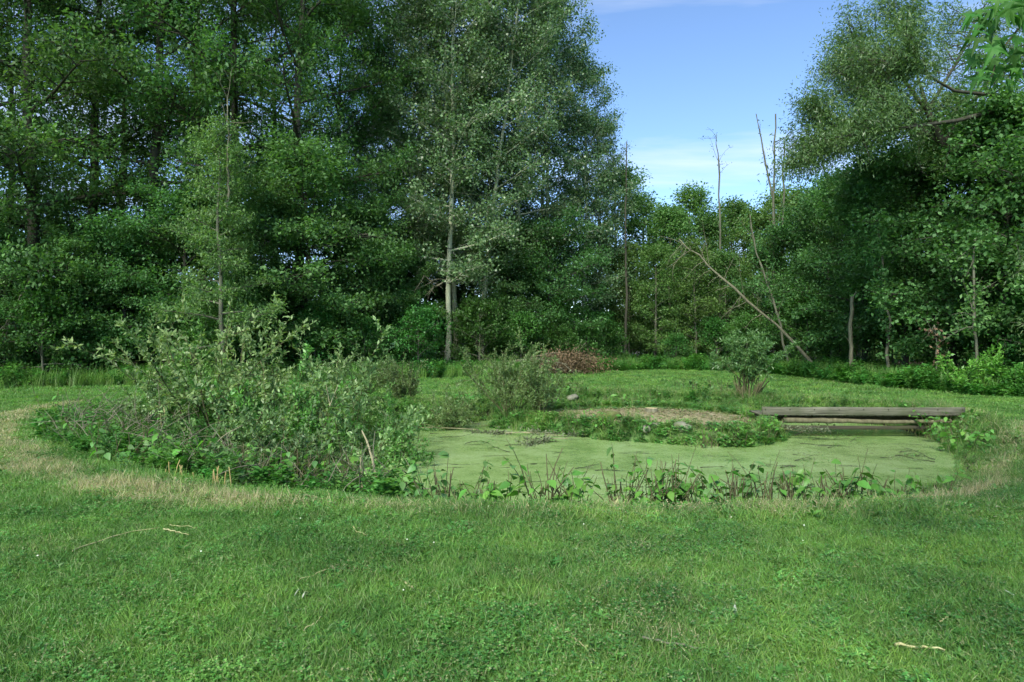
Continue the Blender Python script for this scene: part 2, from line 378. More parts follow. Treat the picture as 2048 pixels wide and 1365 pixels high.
xs = np.unique(np.round(np.concatenate([[-900,-400,-200,-120,-80,-60], np.arange(-45,-12,1.2), np.arange(-12,12.01,0.14), np.arange(13,46,1.2), [60,80,120,200,400,900]]), 3))
ys = np.unique(np.round(np.concatenate([[-300,-100,-50,-25,-12,-6,-3,-1,0,1,2,3,4,5], np.arange(5.6,22.6,0.14), np.arange(23,60,1.2), [65,80,110,160,300,600,1500]]), 3))
XX, YY = np.meshgrid(xs, ys); gp = np.stack([XX.ravel(), YY.ravel()], 1)
gz = height(gp)
nx, ny = len(xs), len(ys)
ii = (np.arange(ny-1)[:, None]*nx+np.arange(nx-1)[None, :]).ravel()
gq = np.stack([ii, ii+1, ii+nx+1, ii+nx], 1)
def ground_mat():
    m, N, K, out = newmat('ground')
    at = N.new('ShaderNodeAttribute'); at.attribute_name = 'zone'
    sp = N.new('ShaderNodeSeparateColor'); K.new(at.outputs['Color'], sp.inputs[0])
    tc = N.new('ShaderNodeTexCoord')
    n1 = N.new('ShaderNodeTexNoise'); n1.inputs['Scale'].default_value = 9; n1.inputs['Detail'].default_value = 9; n1.inputs['Roughness'].default_value = 0.7
    K.new(tc.outputs['Object'], n1.inputs['Vector'])
    n0 = N.new('ShaderNodeTexNoise'); n0.inputs['Scale'].default_value = 0.7; n0.inputs['Detail'].default_value = 4
    K.new(tc.outputs['Object'], n0.inputs['Vector'])
    lawn = ramp(N, [(0.034, 0.082, 0.020), (0.068, 0.155, 0.038), (0.105, 0.21, 0.058)], [0.3, 0.5, 0.72]); K.new(n1.outputs['Fac'], lawn.inputs[0])
    dry = ramp(N, [(0.13, 0.13, 0.06), (0.32, 0.29, 0.16)], [0.3, 0.7]); K.new(n1.outputs['Fac'], dry.inputs[0])
    soil = ramp(N, [(0.018, 0.016, 0.010), (0.055, 0.048, 0.030)], [0.3, 0.7]); K.new(n1.outputs['Fac'], soil.inputs[0])
    mulch = ramp(N, [(0.08, 0.095, 0.036), (0.24, 0.215, 0.110), (0.42, 0.37, 0.24)], [0.32, 0.5, 0.68]); K.new(n1.outputs['Fac'], mulch.inputs[0])
    def mix(f, a, b):
        x = N.new('ShaderNodeMixRGB'); K.new(f, x.inputs[0]); K.new(a, x.inputs[1]); K.new(b, x.inputs[2]); return x.outputs[0]
    c = mix(sp.outputs[0], lawn.outputs[0], dry.outputs[0]); c = mix(sp.outputs[1], c, soil.outputs[0]); c = mix(sp.outputs[2], c, mulch.outputs[0])
    b = N.new('ShaderNodeBsdfPrincipled'); b.inputs['Roughness'].default_value = 0.95; b.inputs['Specular IOR Level'].default_value = 0.1
    K.new(c, b.inputs['Base Color'])
    bp = N.new('ShaderNodeBump'); bp.inputs['Strength'].default_value = 0.7; bp.inputs['Distance'].default_value = 0.03
    K.new(n1.outputs['Fac'], bp.inputs['Height']); K.new(bp.outputs[0], b.inputs['Normal'])
    K.new(b.outputs[0], out.inputs['Surface']); return m
gm = mesh_np('ground', np.column_stack([gp, gz]), quads=gq, mat=ground_mat(), smooth=True)
sdp = sdist(gp, POND); sdi = sdist(gp, ISLE); wd = wood_dist(gp)
zone = np.zeros((len(gp), 4), np.float32); zone[:, 3] = 1
zone[:, 0] = ring_dry(gp)
MARSH = np.array([(-8.6,12.8),(-7.0,10.4),(-5.0,8.7),(-3.2,7.9),(-1.5,7.6),(-1.0,9.0),(-1.9,12),(-1.5,15.5),(-3,17.5),(-6,17.5),(-8.6,15.6)])
zone[:, 1] = np.clip(np.maximum(smooth(1-(sdp-0.25)/0.35)*(sdi > 0.25), np.maximum(smooth(wd/1.2), 0.85*smooth(-sdist(gp, MARSH)/0.6))), 0, 1)
zone[:, 2] = smooth((-sdi-0.2)/0.35)
ca = gm.color_attributes.new('zone', 'FLOAT_COLOR', 'POINT'); ca.data.foreach_set('color', zone.ravel())
ground = tag(part('ground', gm), 'mown lawn ground around the pond with a dry straw ring', 'ground', kind='structure')

# pond
def pond_mat():
    m, N, K, out = newmat('duckweed_water')
    tc = N.new('ShaderNodeTexCoord')
    vo = N.new('ShaderNodeTexVoronoi'); vo.inputs['Scale'].default_value = 70
    K.new(tc.outputs['Object'], vo.inputs['Vector'])
    sp = N.new('ShaderNodeSeparateColor'); K.new(vo.outputs['Color'], sp.inputs[0])
    r = ramp(N, [(0.195, 0.305, 0.085), (0.255, 0.375, 0.130), (0.330, 0.450, 0.190)]); K.new(sp.outputs[0], r.inputs[0])
    n1 = N.new('ShaderNodeTexNoise'); n1.inputs['Scale'].default_value = 1.1; n1.inputs['Detail'].default_value = 10; n1.inputs['Roughness'].default_value = 0.7
    K.new(tc.outputs['Object'], n1.inputs['Vector'])
    rr = ramp(N, [(0.62, 0.70, 0.55), (0.95, 0.97, 0.9), (1.2, 1.15, 1.3)], [0.36, 0.5, 0.64]); K.new(n1.outputs['Fac'], rr.inputs[0])
    mx = N.new('ShaderNodeMixRGB'); mx.blend_type = 'MULTIPLY'; mx.inputs[0].default_value = 1
    K.new(r.outputs[0], mx.inputs[1]); K.new(rr.outputs[0], mx.inputs[2])
    # open dark water: thin stretched gaps
    mp = N.new('ShaderNodeMapping'); mp.inputs['Scale'].default_value = (0.8, 2.6, 1); K.new(tc.outputs['Object'], mp.inputs[0])
    n2 = N.new('ShaderNodeTexNoise'); n2.inputs['Scale'].default_value = 1.9; n2.inputs['Detail'].default_value = 9; n2.inputs['Roughness'].default_value = 0.68; n2.inputs['Distortion'].default_value = 0.6
    K.new(mp.outputs[0], n2.inputs['Vector'])
    gap = ramp(N, [(0, 0, 0), (1, 1, 1)], [0.595, 0.64]); K.new(n2.outputs['Fac'], gap.inputs[0])
    m2 = N.new('ShaderNodeMixRGB'); m2.inputs[2].default_value = (0.05, 0.06, 0.035, 1)
    K.new(gap.outputs[0], m2.inputs[0]); K.new(mx.outputs[0], m2.inputs[1])
    b = N.new('ShaderNodeBsdfPrincipled'); K.new(m2.outputs[0], b.inputs['Base Color'])
    rg = N.new('ShaderNodeMapRange'); rg.inputs[3].default_value = 0.19; rg.inputs[4].default_value = 0.12
    K.new(gap.outputs[0], rg.inputs[0]); K.new(rg.outputs[0], b.inputs['Roughness'])
    b.inputs['Specular IOR Level'].default_value = 0.5; b.inputs['IOR'].default_value = 1.5
    bp = N.new('ShaderNodeBump'); bp.inputs['Strength'].default_value = 0.08; bp.inputs['Distance'].default_value = 0.002
    K.new(vo.outputs['Distance'], bp.inputs['Height']); K.new(bp.outputs[0], b.inputs['Normal'])
    K.new(b.outputs[0], out.inputs['Surface']); return m
pm = mesh_np('pond_water', [(-6, 7.6, WATER), (10.6, 7.6, WATER), (10.6, 21.5, WATER), (-6, 21.5, WATER)], quads=[[0, 1, 2, 3]], mat=pond_mat())
tag(part('pond_water', pm), 'still pond water covered with pale green duckweed', 'pond', kind='structure')

# ------------------------------------------------------------------ tree growth
def grow(seed, H, r0, base, R, prof, n_limb, el, grav, sub, twig, lpt, leaf, flat=0.5, spread=0.16, droop=0.2, wob=0.06, zb=(-0.25, 0.45), bark='oakbark', mat='oak', lean=(0, 0), top_r=0.02, trunk_pts=None, limbs=None, name='tree', trunk_sides=9):
    """returns (trunk, branches, crown) meshes"""
    rng = np.random.RandomState(seed)
    if trunk_pts is None:
        n = 12; t = np.linspace(0, 1, n)
        tp = np.stack([lean[0]*t+np.cumsum(rng.normal(size=n)*0.012*H*0.3), lean[1]*t+np.cumsum(rng.normal(size=n)*0.012*H*0.3), t*H], 1); tp[0, :2] = 0
    else: tp = np.asarray(trunk_pts, float); n = len(tp); t = np.linspace(0, 1, n)
    T = Tubes(); rad = r0*(1-t)**0.8+top_r; rad[0] *= 1.35
    add_tube(T, tp, rad, trunk_sides)
    B = Tubes(); tw_p = []; tw_d = []
    def do_limb(lp, lr, s0=0.18):
        L = np.linalg.norm(lp[-1]-lp[0])
        add_tube(B, lp, np.linspace(lr, lr*0.25+0.004, len(lp)), 5)
        ns = max(2, int(sub*(0.6+L/6)))
        for k in range(ns):
            s = s0+(1-s0)*(k+rng.rand())/ns
            p, d = sample(lp, min(s, 0.999))
            side = nrm(np.cross(d, [0, 0, 1.0])+1e-6)*(1 if k % 2 else -1)
            sd_ = nrm(d*0.55+side*rng.uniform(0.5, 1.0)+np.array([0, 0, rng.uniform(*zb)]))
            sl = L*rng.uniform(0.25, 0.45)*(1.15-0.6*s)+0.25
            sp_ = curve(rng, p, sd_, sl, 4, wob*1.5, grav*0.6)
            add_tube(B, sp_, np.linspace(lr*0.38, 0.006, 5), 3)
            for q in range(twig):
                s2 = 0.2+0.8*(q+rng.rand())/twig
                p2, d2 = sample(sp_, min(s2, 0.999))
                dd = nrm(d2*0.6+rng.normal(size=3)*0.55+np.array([0, 0, 0.1]))
                tl = rng.uniform(0.25, 0.6)*(0.6+0.05*H)
                e = p2+dd*tl
                if q % 2 == 0: B.add(np.array([p2, (p2+e)/2+rng.normal(size=3)*0.03, e]), [0.008, 0.006, 0.003], 3, cap=False)
                tw_p.append(np.linspace(p2, e, lpt)[:]); tw_d.append(np.repeat(dd[None], lpt, 0))
    if limbs is None:
        ga = rng.rand()*6.28
        for i in range(n_limb):
            f = (i+0.5*rng.rand())/n_limb; hh = base+(0.97-base)*f
            p, _ = sample(tp, hh)
            ga += 2.4+rng.normal()*0.4
            e = el[0]+(el[1]-el[0])*f+rng.normal()*0.12
            L = R*prof(f)*rng.uniform(0.75, 1.15)
            d = np.array([math.cos(ga)*math.cos(e), math.sin(ga)*math.cos(e), math.sin(e)])
            lr = np.interp(hh, t, rad)*0.5*min(1, 0.4+L/R)
            do_limb(curve(rng, p, d, L, 6, wob, grav), max(lr, 0.015))
        p, _ = sample(tp, 0.93)
        for k in range(4): do_limb(curve(rng, p, nrm(np.array([rng.normal()*0.4, rng.normal()*0.4, 1])), H*0.08+0.4, 4, wob, 0), 0.02)
    else:
        for lp, lr, *s0 in limbs: do_limb(np.asarray(lp, float), lr, *s0)
    PP = np.concatenate(tw_p); DD = np.concatenate(tw_d)
    m = len(PP)
    PP = PP+rng.normal(size=(m, 3))*spread*np.array([1, 1, 0.75])
    DD = nrm(DD*0.5+rng.normal(size=(m, 3))*0.75+np.array([0, 0, -droop]))
    sz = rng.uniform(0.55, 1.4, m)
    V, Q = leaf_arrays(rng, PP, DD, leaf[0]*sz, leaf[1]*sz, flat)
    return (T.mesh(name+'_trunk', M[bark]), B.mesh(name+'_branches', M[bark]), mesh_np(name+'_crown', V, quads=Q, mat=M[mat]))
def put_tree(name, meshes, x, y, rz, s, label, cat='tree', group=None, z=None):
    e = empty(name, (x, y, (hz(x, y) if z is None else z)-0.05), rz, s)
    part('trunk', meshes[0], e); part('branches', meshes[1], e); part('crown', meshes[2], e)
    return tag(e, label, cat, group)

oval = lambda f: 0.45+0.95*math.sin(math.pi*min(1, 0.12+0.83*f))**0.8*0.75
cone = lambda f: (1.05-0.75*f)
colw = lambda f: 0.70+0.40*math.sin(math.pi*min(1, 0.2+0.62*f))-0.35*max(0, f-0.88)/0.12
owide = lambda f: 0.60+0.55*math.sin(math.pi*min(1, 0.18+0.62*f))-0.3*max(0, f-0.85)/0.15
col_ = lambda f: 0.75+0.35*math.sin(math.pi*f)-0.45*max(0, f-0.75)/0.25
OAK = [grow(11+i, 23+i, 0.24, 0.10, 4.8, owide, 30, (-0.10, 0.95), (0.15, 0.0, -0.1, 0.1)[i], 8, 6, 22, (0.170, 0.088), flat=0.5, spread=0.22, droop=0.2, name='oak') for i in range(4)]
ASP = [grow(31+i, 22.5, 0.135, 0.20, 3.0, colw, 32, (0.15, 1.0), 0.1, 7, 6, 21, (0.125, 0.105), flat=0.2, spread=0.20, droop=0.35, bark='aspenbark', mat='aspen', lean=((0, 0), (0.8, 0), (2.6, 0.5))[i], name='aspen') for i in range(3)]
MAP = [grow(51+i, 9.5, 0.13, 0.20, 3.1, oval, 24, (0.0, 0.9), -0.15, 8, 6, 19, (0.135, 0.100), flat=0.55, spread=0.20, droop=0.25, mat='maple', name='maple') for i in range(3)]
FAR = [grow(71+i, 11, 0.09, 0.14, 2.1, col_, 24, (0.2, 1.0), 0.1, 6, 5, 20, (0.150, 0.095), flat=0.4, spread=0.22, droop=0.2, mat='far', name='far_tree', bark='greybark') for i in range(2)]
ASH = grow(81, 11.0, 0.10, 0.17, 2.3, cone, 26, (0.1, 0.75), -0.15, 7, 5, 20, (0.150, 0.055), flat=0.6, spread=0.16, droop=0.2, mat='ash', bark='greybark', name='ash')
BUSH = [grow(91+i, 3.0, 0.035, 0.04, 1.5, oval, 18, (0.1, 1.1), -0.2, 6, 4, 16, (0.125, 0.085), flat=0.7, spread=0.16, droop=0.2, mat='under', bark='greybark', name='bush', trunk_sides=5) for i in range(3)]

def X(u, d): return (u-1024)/F*d
rnd = random.Random(3)
# front oaks, one by one
for k, (u, d, v, s, lab) in enumerate([
    (-90, 25.5, 1, 1.0, 'tall dark oak at the far left edge of the wood'),
    (65, 27, 0, 1.02, 'tall oak with a thick dark trunk near the left edge of the wood'),
    (190, 30.5, 3, 0.95, 'dense oak between the two thick left trunks, slightly behind them'),
    (300, 29, 2, 1.0, 'tall oak with a forked trunk and a long limb reaching right'),
    (480, 30.5, 1, 1.0, 'tall oak behind the pale young ash tree'),
    (600, 31, 3, 0.98, 'oak with spreading crown left of the pale aspens'),
    (672, 34, 0, 0.78, 'rightmost oak, touching the leftmost aspen')]):
    put_tree('oak_tree', OAK[v], X(u, d), d, k*1.7, s, lab, group='tall oaks along the left wood edge')
for k, (u, d, s) in enumerate([(-200, 33, 1), (20, 40, .95), (235, 40, 1.0), (400, 39, 1.05), (545, 42, 1.0), (-330, 28, 1), (770, 47, 0.72)]):
    put_tree('oak_tree', OAK[k % 4], X(u, d), d, 0.9+k*2.1, s, 'oak in the second row, mostly hidden behind the front oaks', group='oaks in the second row of the wood')
for k, (u, d, v, s_, lab) in enumerate([(-40, 24.5, 0, .55, 'leafy young maple at the far left of the wood edge'), (140, 26.0, 1, .55, 'leafy young maple between the two leftmost thick oak trunks'), (250, 26.8, 2, .6, 'leafy young maple left of the forked oak'),
    (370, 27.5, 0, .75, 'leafy young maple between the forked oak and the young ash'), (530, 28.0, 1, .75, 'leafy young maple right of the young ash'), (615, 29.0, 2, .95, 'leafy young maple in front of the rightmost oaks'), (720, 32.0, 0, .75, 'leafy young maple left of the aspen trunks'), (800, 34.0, 1, .6, 'leafy young maple just left of the thickest aspen trunk'), (1010, 37.5, 2, .7, 'leafy young maple at the foot of the leaning aspen'), (1100, 38, 0, .8, 'leafy young maple behind the brush pile'), (780, 40, 1, .8, 'shaded young maple behind the left aspens'), (860, 41, 2, .85, 'shaded young maple behind the thickest aspen'), (945, 42, 0, .85, 'shaded young maple behind the leaning aspen'), (1045, 43, 1, .85, 'shaded young maple behind the right aspens')]):
    put_tree('young_maple', MAP[v], X(u, d), d, k*1.37, (s_*1.1, s_*1.1, s_), lab, group='young maples under the tall left trees')
put_tree('ash_tree', ASH, X(450, 24.5), 24.5, 0.5, 0.80, 'slender young ash with pale yellowish leaves and a straight grey trunk')
for k, (u, d, v, s, lab) in enumerate([
    (752, 37, 0, 0.76, 'leftmost slim aspen, next to the oaks'),
    (838, 36, 1, 0.96, 'aspen with pale trunk just left of the thickest white trunk'),
    (893, 34.5, 0, 1.0, 'aspen with the thickest straight pale trunk, in front of its row'),
    (912, 37, 1, 1.02, 'aspen with a second pale trunk close behind the thickest one'),
    (962, 36, 2, 0.97, 'aspen whose pale trunk leans to the right'),
    (1040, 39, 0, 1.04, 'tall aspen right of the leaning aspen'),
    (1105, 40, 1, 1.0, 'tall aspen near the right end of its row'),
    (1165, 42, 0, 0.82, 'shorter aspen stepping down towards the open sky'),
    (1200, 44, 1, 0.68, 'lowest rightmost aspen of the row beside the open sky')]):
    put_tree('aspen_tree', ASP[v], X(u, d), d, (0.3 if v == 2 else k*1.3), s, lab, group='aspens in the middle of the wood edge')
for k, (u, d, s) in enumerate([(700, 46, .68), (860, 44, .98), (980, 46, 1.0), (1070, 47, .98), (930, 50, 1)]):
    put_tree('aspen_tree', ASP[k % 2], X(u, d), d, 2+k, s, 'aspen standing behind the front aspens', group='aspens in the second row')
for k, (u, d, s) in enumerate([(1232, 47, 1.08), (1290, 50, .98), (1335, 46, .86), (1375, 49, 1.0), (1420, 47, .82), (1465, 50, .95), (1520, 47, .86), (1565, 50, 1.0), (1610, 46, .95), (1660, 47, 1.0), (1720, 45, 1.0), (1260, 43, .62), (1310, 41.5, .6), (1390, 42, .62), (1450, 42.5, .58), (1530, 41, .62), (1350, 54, .95), (1490, 55, 1.0)]):
    put_tree('young_tree', FAR[k % 2], X(u, d), d, k*1.1, (s*1.25, s*1.25, s*1.06), 'young light green tree below the open sky', group='young trees below the sky gap')
for k, (u, d, v, s, lab) in enumerate([
    (1590, 39.5, 0, .80, 'dark maple behind the foot of the leaning dead trunk'),
    (1655, 37, 1, .92, 'dark maple right of the leaning dead trunk'),
    (1730, 31, 2, .92, 'dark maple behind the broken snag'),
    (1810, 28.5, 0, .92, 'dark maple in the middle of the right wood edge'),
    (1905, 26, 1, .98, 'densest dark maple under the big willow limbs'),
    (2010, 23.5, 2, .95, 'dark maple at the right edge of the view'),
    (2140, 21.5, 0, .95, 'dark maple just past the right edge')]):
    put_tree('maple_tree', MAP[v], X(u, d), d, k*1.9+0.4, (s*1.05, s*1.05, s), lab, group='dark maples along the right wood edge')
for k, (u, d, s) in enumerate([(1680, 38, 1), (1770, 35, 1.0), (1860, 32, 1.05), (1960, 30, 1.0), (2080, 28, 1.05), (2200, 25, 1.1), (2330, 22, 1.1)]):
    put_tree('maple_tree', MAP[(k+1) % 3], X(u, d), d, k*0.8, s, 'maple in the second row behind the dark right maples', group='second row of maples on the right')
# understorey along the edge
seg = np.diff(EDGE, axis=0); sl = np.linalg.norm(seg, axis=1); cum = np.concatenate([[0], np.cumsum(sl)])
def along(s):
    i = min(np.searchsorted(cum, s)-1, len(seg)-1); i = max(i, 0)
    p = EDGE[i]+seg[i]*(s-cum[i])/sl[i]; nrm_ = np.array([-seg[i][1], seg[i][0]])/sl[i]
    return p, nrm_
s = 24.0; k = 0
while s < cum[-1]-28:
    p, nn = along(s); off = rnd.uniform(0.9, 2.4) if k % 2 else rnd.uniform(2.8, 4.6)
    q = p+nn*off; sc_ = rnd.uniform(0.65, 1.15)*(1.2 if k % 2 == 0 else 0.85)
    right = q[0] > 8
    if q[0] > 11 and k % 2: s += 0.9; k += 1; continue
    if abs(q[0]/q[1]*F+1024-896) < 34 and q[1] < 35: s += 1.0; k += 1; continue
    where = ('at the far left of the wood edge' if q[0] < -15 else 'below the left oaks' if q[0] < -11 else 'beside the foot of the young ash' if q[0] < -8.5 else 'below the rightmost oaks' if q[0] < -5 else 'at the foot of the aspens' if q[0] < -0.5 else
             'behind the brush pile' if q[0] < 5 else 'below the sky gap' if q[0] < 9.5 else 'by the leaning dead trunk' if q[1] > 34 else 'between the snag and the lawn' if q[1] > 28 else 'below the dark right maples' if q[1] > 21 else 'at the right end of the wood edge')
    where = ('low' if k % 2 else 'tall')+' leafy understorey bush '+where
    put_tree('understorey_bush', BUSH[k % 3], q[0], q[1], rnd.uniform(0, 6.28), sc_*(0.8 if right else 1), where, 'bush', group='bushes under the %s wood edge' % ('right' if right else 'left'))
    s += rnd.uniform(0.9, 1.5); k += 1

# ------------------------------------------------------------------ background woods (reads as one mass)
def background_woods():
    rng = np.random.RandomState(8); n = 78000
    ang = rng.uniform(-1.05, 1.05, n); d = rng.uniform(58, 74, n)
    top = 6.5+2.0*np.sin(ang*9+1)+1.6*np.sin(ang*23)+1.0*np.sin(ang*57)
    top = np.where(ang > 0.1, top+2.2, top)
    z = np.where(np.arange(n) < 26000, rng.uniform(0, 4.5, n), top*rng.rand(n)**0.75)
    Pp = np.stack([np.sin(ang)*d, np.cos(ang)*d, z], 1)
    D = nrm(rng.normal(size=(n, 3))+np.array([0, 0, -0.3])); sz = rng.uniform(0.6, 1.3, n)
    return mesh_np('background_woods', *leaf_arrays(rng, Pp, D, 0.55*sz, 0.36*sz, 0.4), mat=M['far'])
tag(part('background_woods', background_woods()), 'distant woodland seen through gaps between the trees', 'woodland', kind='stuff')

# ------------------------------------------------------------------ large willow on the right
def make_willow():
    bx, by = 19.2, 25.0
    o = np.array([bx, by, 0.0])
    tr = np.array([P(2105, 780, 25), P(2085, 600, 25), P(2060, 470, 25), P(2010, 380, 24.6), P(1945, 330, 24.4), P(1885, 285, 24.2), P(1855, 220, 24), P(1835, 150, 23.8)])
    o = tr[0].copy(); o[2] = 0
    limbs = [
        ([P(2080, 300, 24.5), P(2010, 238, 24), P(1955, 233, 23.6), P(1890, 250, 23.0), P(1830, 258, 22.6), P(1760, 268, 22.4), P(1690, 277, 22.2)], 0.11),
        ([P(2110, 230, 24.2), P(2040, 212, 23.8), P(1960, 200, 23.3), P(1885, 192, 22.8), P(1830, 160, 22.4), P(1775, 140, 22.2)], 0.09),
        ([P(2010, 380, 24.6), P(1960, 330, 26), P(1880, 280, 27), P(1800, 250, 27.6), P(1700, 240, 28)], 0.12),
        ([P(1885, 285, 24.2), P(1810, 230, 24.6), P(1740, 170, 25), P(1670, 140, 25.2)], 0.09),
        ([P(1855, 220, 24), P(1780, 120, 24.3), P(1700, 70, 24.8)], 0.08),
        ([P(1830, 120, 23.8), P(1810, 60, 24), P(1800, 10, 24.2)], 0.05),
        ([P(1855, 220, 24), P(1920, 110, 25), P(1960, 20, 26)], 0.07),
        ([P(1885, 285, 24.2), P(1960, 180, 25.5), P(2040, 90, 26.5)], 0.08),
        ([P(1690, 277, 22.2), P(1650, 285, 22.0), P(1600, 310, 21.8)], 0.04),
        ([P(2085, 500, 25), P(2190, 300, 25), P(2300, 100, 25)], 0.12),
        ([P(2060, 430, 25), P(2130, 200, 26), P(2150, 0, 27)], 0.12),
        ([P(1690, 277, 22.2), P(1650, 240, 22.4), P(1625, 215, 22.6)], 0.03),
        ([P(1800, 250, 27.6), P(1730, 180, 28), P(1680, 120, 28)], 0.05)]
    back = [(np.array(l)+np.array([0.2, 2.2, 0.35])-o, 0.035, 0.1) for l, r in limbs[:2]]
    limbs = [(np.array(l)-(o+np.array([0, 0.6, 0])) if i < 2 else np.array(l)-o, r, 0.82 if i < 2 else 0.25) for i, (l, r) in enumerate(limbs)]+back
    ms = grow(131, 14, 0.32, 0, 0, None, 0, None, -0.20, 18, 8, 29, (0.130, 0.034), flat=0.3, spread=0.24, droop=0.45, zb=(-0.3, 0.55), mat='willow', trunk_pts=tr-o, limbs=limbs, name='willow', top_r=0.03, wob=0.09)
    e = put_tree('willow_tree', ms, o[0], o[1], 0, 1.0, 'large spreading willow with dark arching limbs at the upper right')
    return e
make_willow()
def make_hanging_willow():      # narrow leaved willow whose tip shows at the right edge
    ms = grow(141, 5.4, 0.06, 0.2, 1.6, oval, 16, (0.3, 1.0), -1.0, 6, 5, 20, (0.12, 0.022), flat=0.2, spread=0.10, droop=0.7, mat='willow', bark='greybark', name='small_willow')
    put_tree('small_willow_tree', ms, 15.3, 17.4, 0, 1.0, 'small silvery willow with hanging narrow leaves at the right edge')
make_hanging_willow()

# dead and leaning trunks
def bare_tree(name, path, r0, r1, label, side=10, sl=(0.4, 1.2), seed=1, mat='deadbark', leaves=0, down=False, lmat='far'):
    rng = np.random.RandomState(seed); path = np.array(path, float); o = path[0].copy()
    n = 12; q = np.array([sample(path, i/(n-1)*0.999)[0] for i in range(n)])-o
    q[1:-1] += rng.normal(size=(n-2, 3))*0.03
    T = Tubes(); add_tube(T, q, np.linspace(r0, r1, n)*0.85*(1+0.10*rng.normal(size=n)), 8, cap=True)
    e = empty(name, o); part('trunk', T.mesh(name+'_trunk', M[mat]), e)
    B = Tubes(); pts = []
    for k in range(side):
        s = rng.uniform(0.25, 0.99); p, d = sample(q, s)
        dd = nrm(d*0.8+rng.normal(size=3)*0.6+np.array([0, 0, -0.5 if down else 0.2]))
        c = curve(rng, p, dd, rng.uniform(*sl), 5, 0.12, -0.4 if down else 0.1)
        add_tube(B, c, np.linspace(max(r1*0.6, 0.015), 0.004, 6), 4); pts.append(c)
        for j in range(2):
            p2, d2 = sample(c, rng.uniform(0.3, 0.9)); c2 = curve(rng, p2, nrm(d2+rng.normal(size=3)*0.6), rng.uniform(0.2, 0.5), 3, 0.15, 0)
            add_tube(B, c2, [0.008, 0.006, 0.005, 0.003], 3)
    if side: part('branches', B.mesh(name+'_branches', M[mat]), e)
    if leaves:
        A = np.concatenate(pts); A = A[rng.randint(0, len(A), leaves)]+rng.normal(size=(leaves, 3))*0.14
        part('foliage', mesh_np(name+'_foliage', *leaf_arrays(rng, A, nrm(rng.normal(size=(leaves, 3))), rng.uniform(.1, .17, leaves), rng.uniform(.06, .1, leaves), 0.3), mat=M[lmat]), e)
    return tag(e, label, 'dead tree' if not leaves else 'tree')
bare_tree('leaning_dead_tree', [P(1648, 738, 31.5)*[1, 1, 0], P(1560, 655, 31.3), P(1480, 590, 31), P(1410, 525, 31), P(1358, 478, 31)], 0.105, 0.025, 'bare dead trunk leaning far to the left in front of the right wood', 26, (0.6, 2.4), 4, down=True)
bare_tree('tree_snag', [P(1703, 745, 27.6)*[1, 1, 0], P(1702, 670, 27.6), P(1704, 594, 27.6)], 0.10, 0.08, 'broken standing snag with a flat top in the right wood edge', 3, (0.3, 0.6), 5)
bare_tree('dead_pole_tree', [P(1251, 735, 41)*[1, 1, 0], P(1253, 560, 41), P(1250, 400, 41), P(1253, 283, 41)], 0.10, 0.03, 'thin bare pole-like tree rising alone left in the sky gap', 9, (0.2, 0.6), 6, leaves=70, mat='oakbark', lmat='maple')
bare_tree('dead_pole_tree', [P(1437, 735, 43)*[1, 1, 0], P(1440, 480, 43), P(1438, 340, 43), P(1433, 268, 43)], 0.12, 0.02, 'thin bare tree with a twin tip in the middle of the sky gap', 8, (0.5, 1.6), 7, leaves=60, mat='greybark', lmat='maple')
bare_tree('dead_pole_tree', [P(1548, 735, 40)*[1, 1, 0], P(1546, 480, 40), P(1549, 330, 40), P(1551, 228, 40)], 0.095, 0.05, 'thickest bare dead tree with a blunt top right in the sky gap', 12, (0.6, 2.2), 8, leaves=120, mat='greybark', lmat='far')
bare_tree('dead_pole_tree', [P(1556, 735, 41)*[1, 1, 0], P(1550, 420, 41), P(1530, 320, 41), P(1512, 228, 41)], 0.09, 0.03, 'thin bare dead stem slanting left beside the thickest bare tree', 5, (0.3, 0.8), 9, leaves=20, mat='greybark')
bare_tree('dead_pole_tree', [P(1568, 735, 41)*[1, 1, 0], P(1566, 420, 41), P(1568, 275, 41)], 0.10, 0.04, 'shorter bare dead stem close right of the thickest bare tree', 8, (0.4, 1.2), 10, leaves=60, mat='greybark')
bare_tree('slanted_tree', [P(1577, 742, 32.5)*[1, 1, 0], P(1565, 660, 32.5), P(1540, 580, 32.6), P(1510, 500, 32.8), P(1500, 430, 33)], 0.075, 0.035, 'slim grey trunk crossing behind the leaning dead trunk', 12, (0.6, 1.6), 11, leaves=500, mat='greybark', lmat='maple')
bare_tree('slim_tree', [P(1775, 720, 25.6)*[1, 1, 0], P(1777, 650, 25.6), P(1768, 590, 25.6), P(1764, 480, 25.8)], 0.07, 0.04, 'slim curved grey trunk left of the right hand dead sapling', 10, (0.5, 1.2), 12, leaves=700, mat='greybark', lmat='maple')
bare_tree('slim_tree', [P(1962, 728, 21)*[1, 1, 0], P(1948, 660, 21), P(1946, 590, 21), P(1950, 480, 21.2)], 0.06, 0.035, 'slim forked trunk with bare low twigs near the right edge', 16, (0.5, 1.3), 13, leaves=600, mat='greybark', lmat='maple', down=True)
bare_tree('dead_sapling', [P(1876, 740, 23)*[1, 1, 0], P(1874, 700, 23), P(1868, 650, 23)], 0.035, 0.02, 'dead sapling topped with brown withered leaves at the right wood edge', 6, (0.2, 0.45), 14, leaves=60, mat='greybark', lmat='deadleaf')
bare_tree('dead_limb', [P(60, 560, 24.5), P(40, 600, 24.3), P(10, 650, 24), P(-30, 690, 23.8)], 0.05, 0.02, 'bare grey dead branches hanging low at the left wood edge', 14, (0.6, 1.6), 15, mat='deadbark', down=True)
bare_tree('dead_limb', [P(893, 560, 33.8), P(870, 575, 33), P(850, 550, 32.6), P(835, 575, 32.3)], 0.04, 0.02, 'crooked bare dead branch on the thickest aspen', 10, (0.4, 1.0), 16, mat='deadbark', down=True)
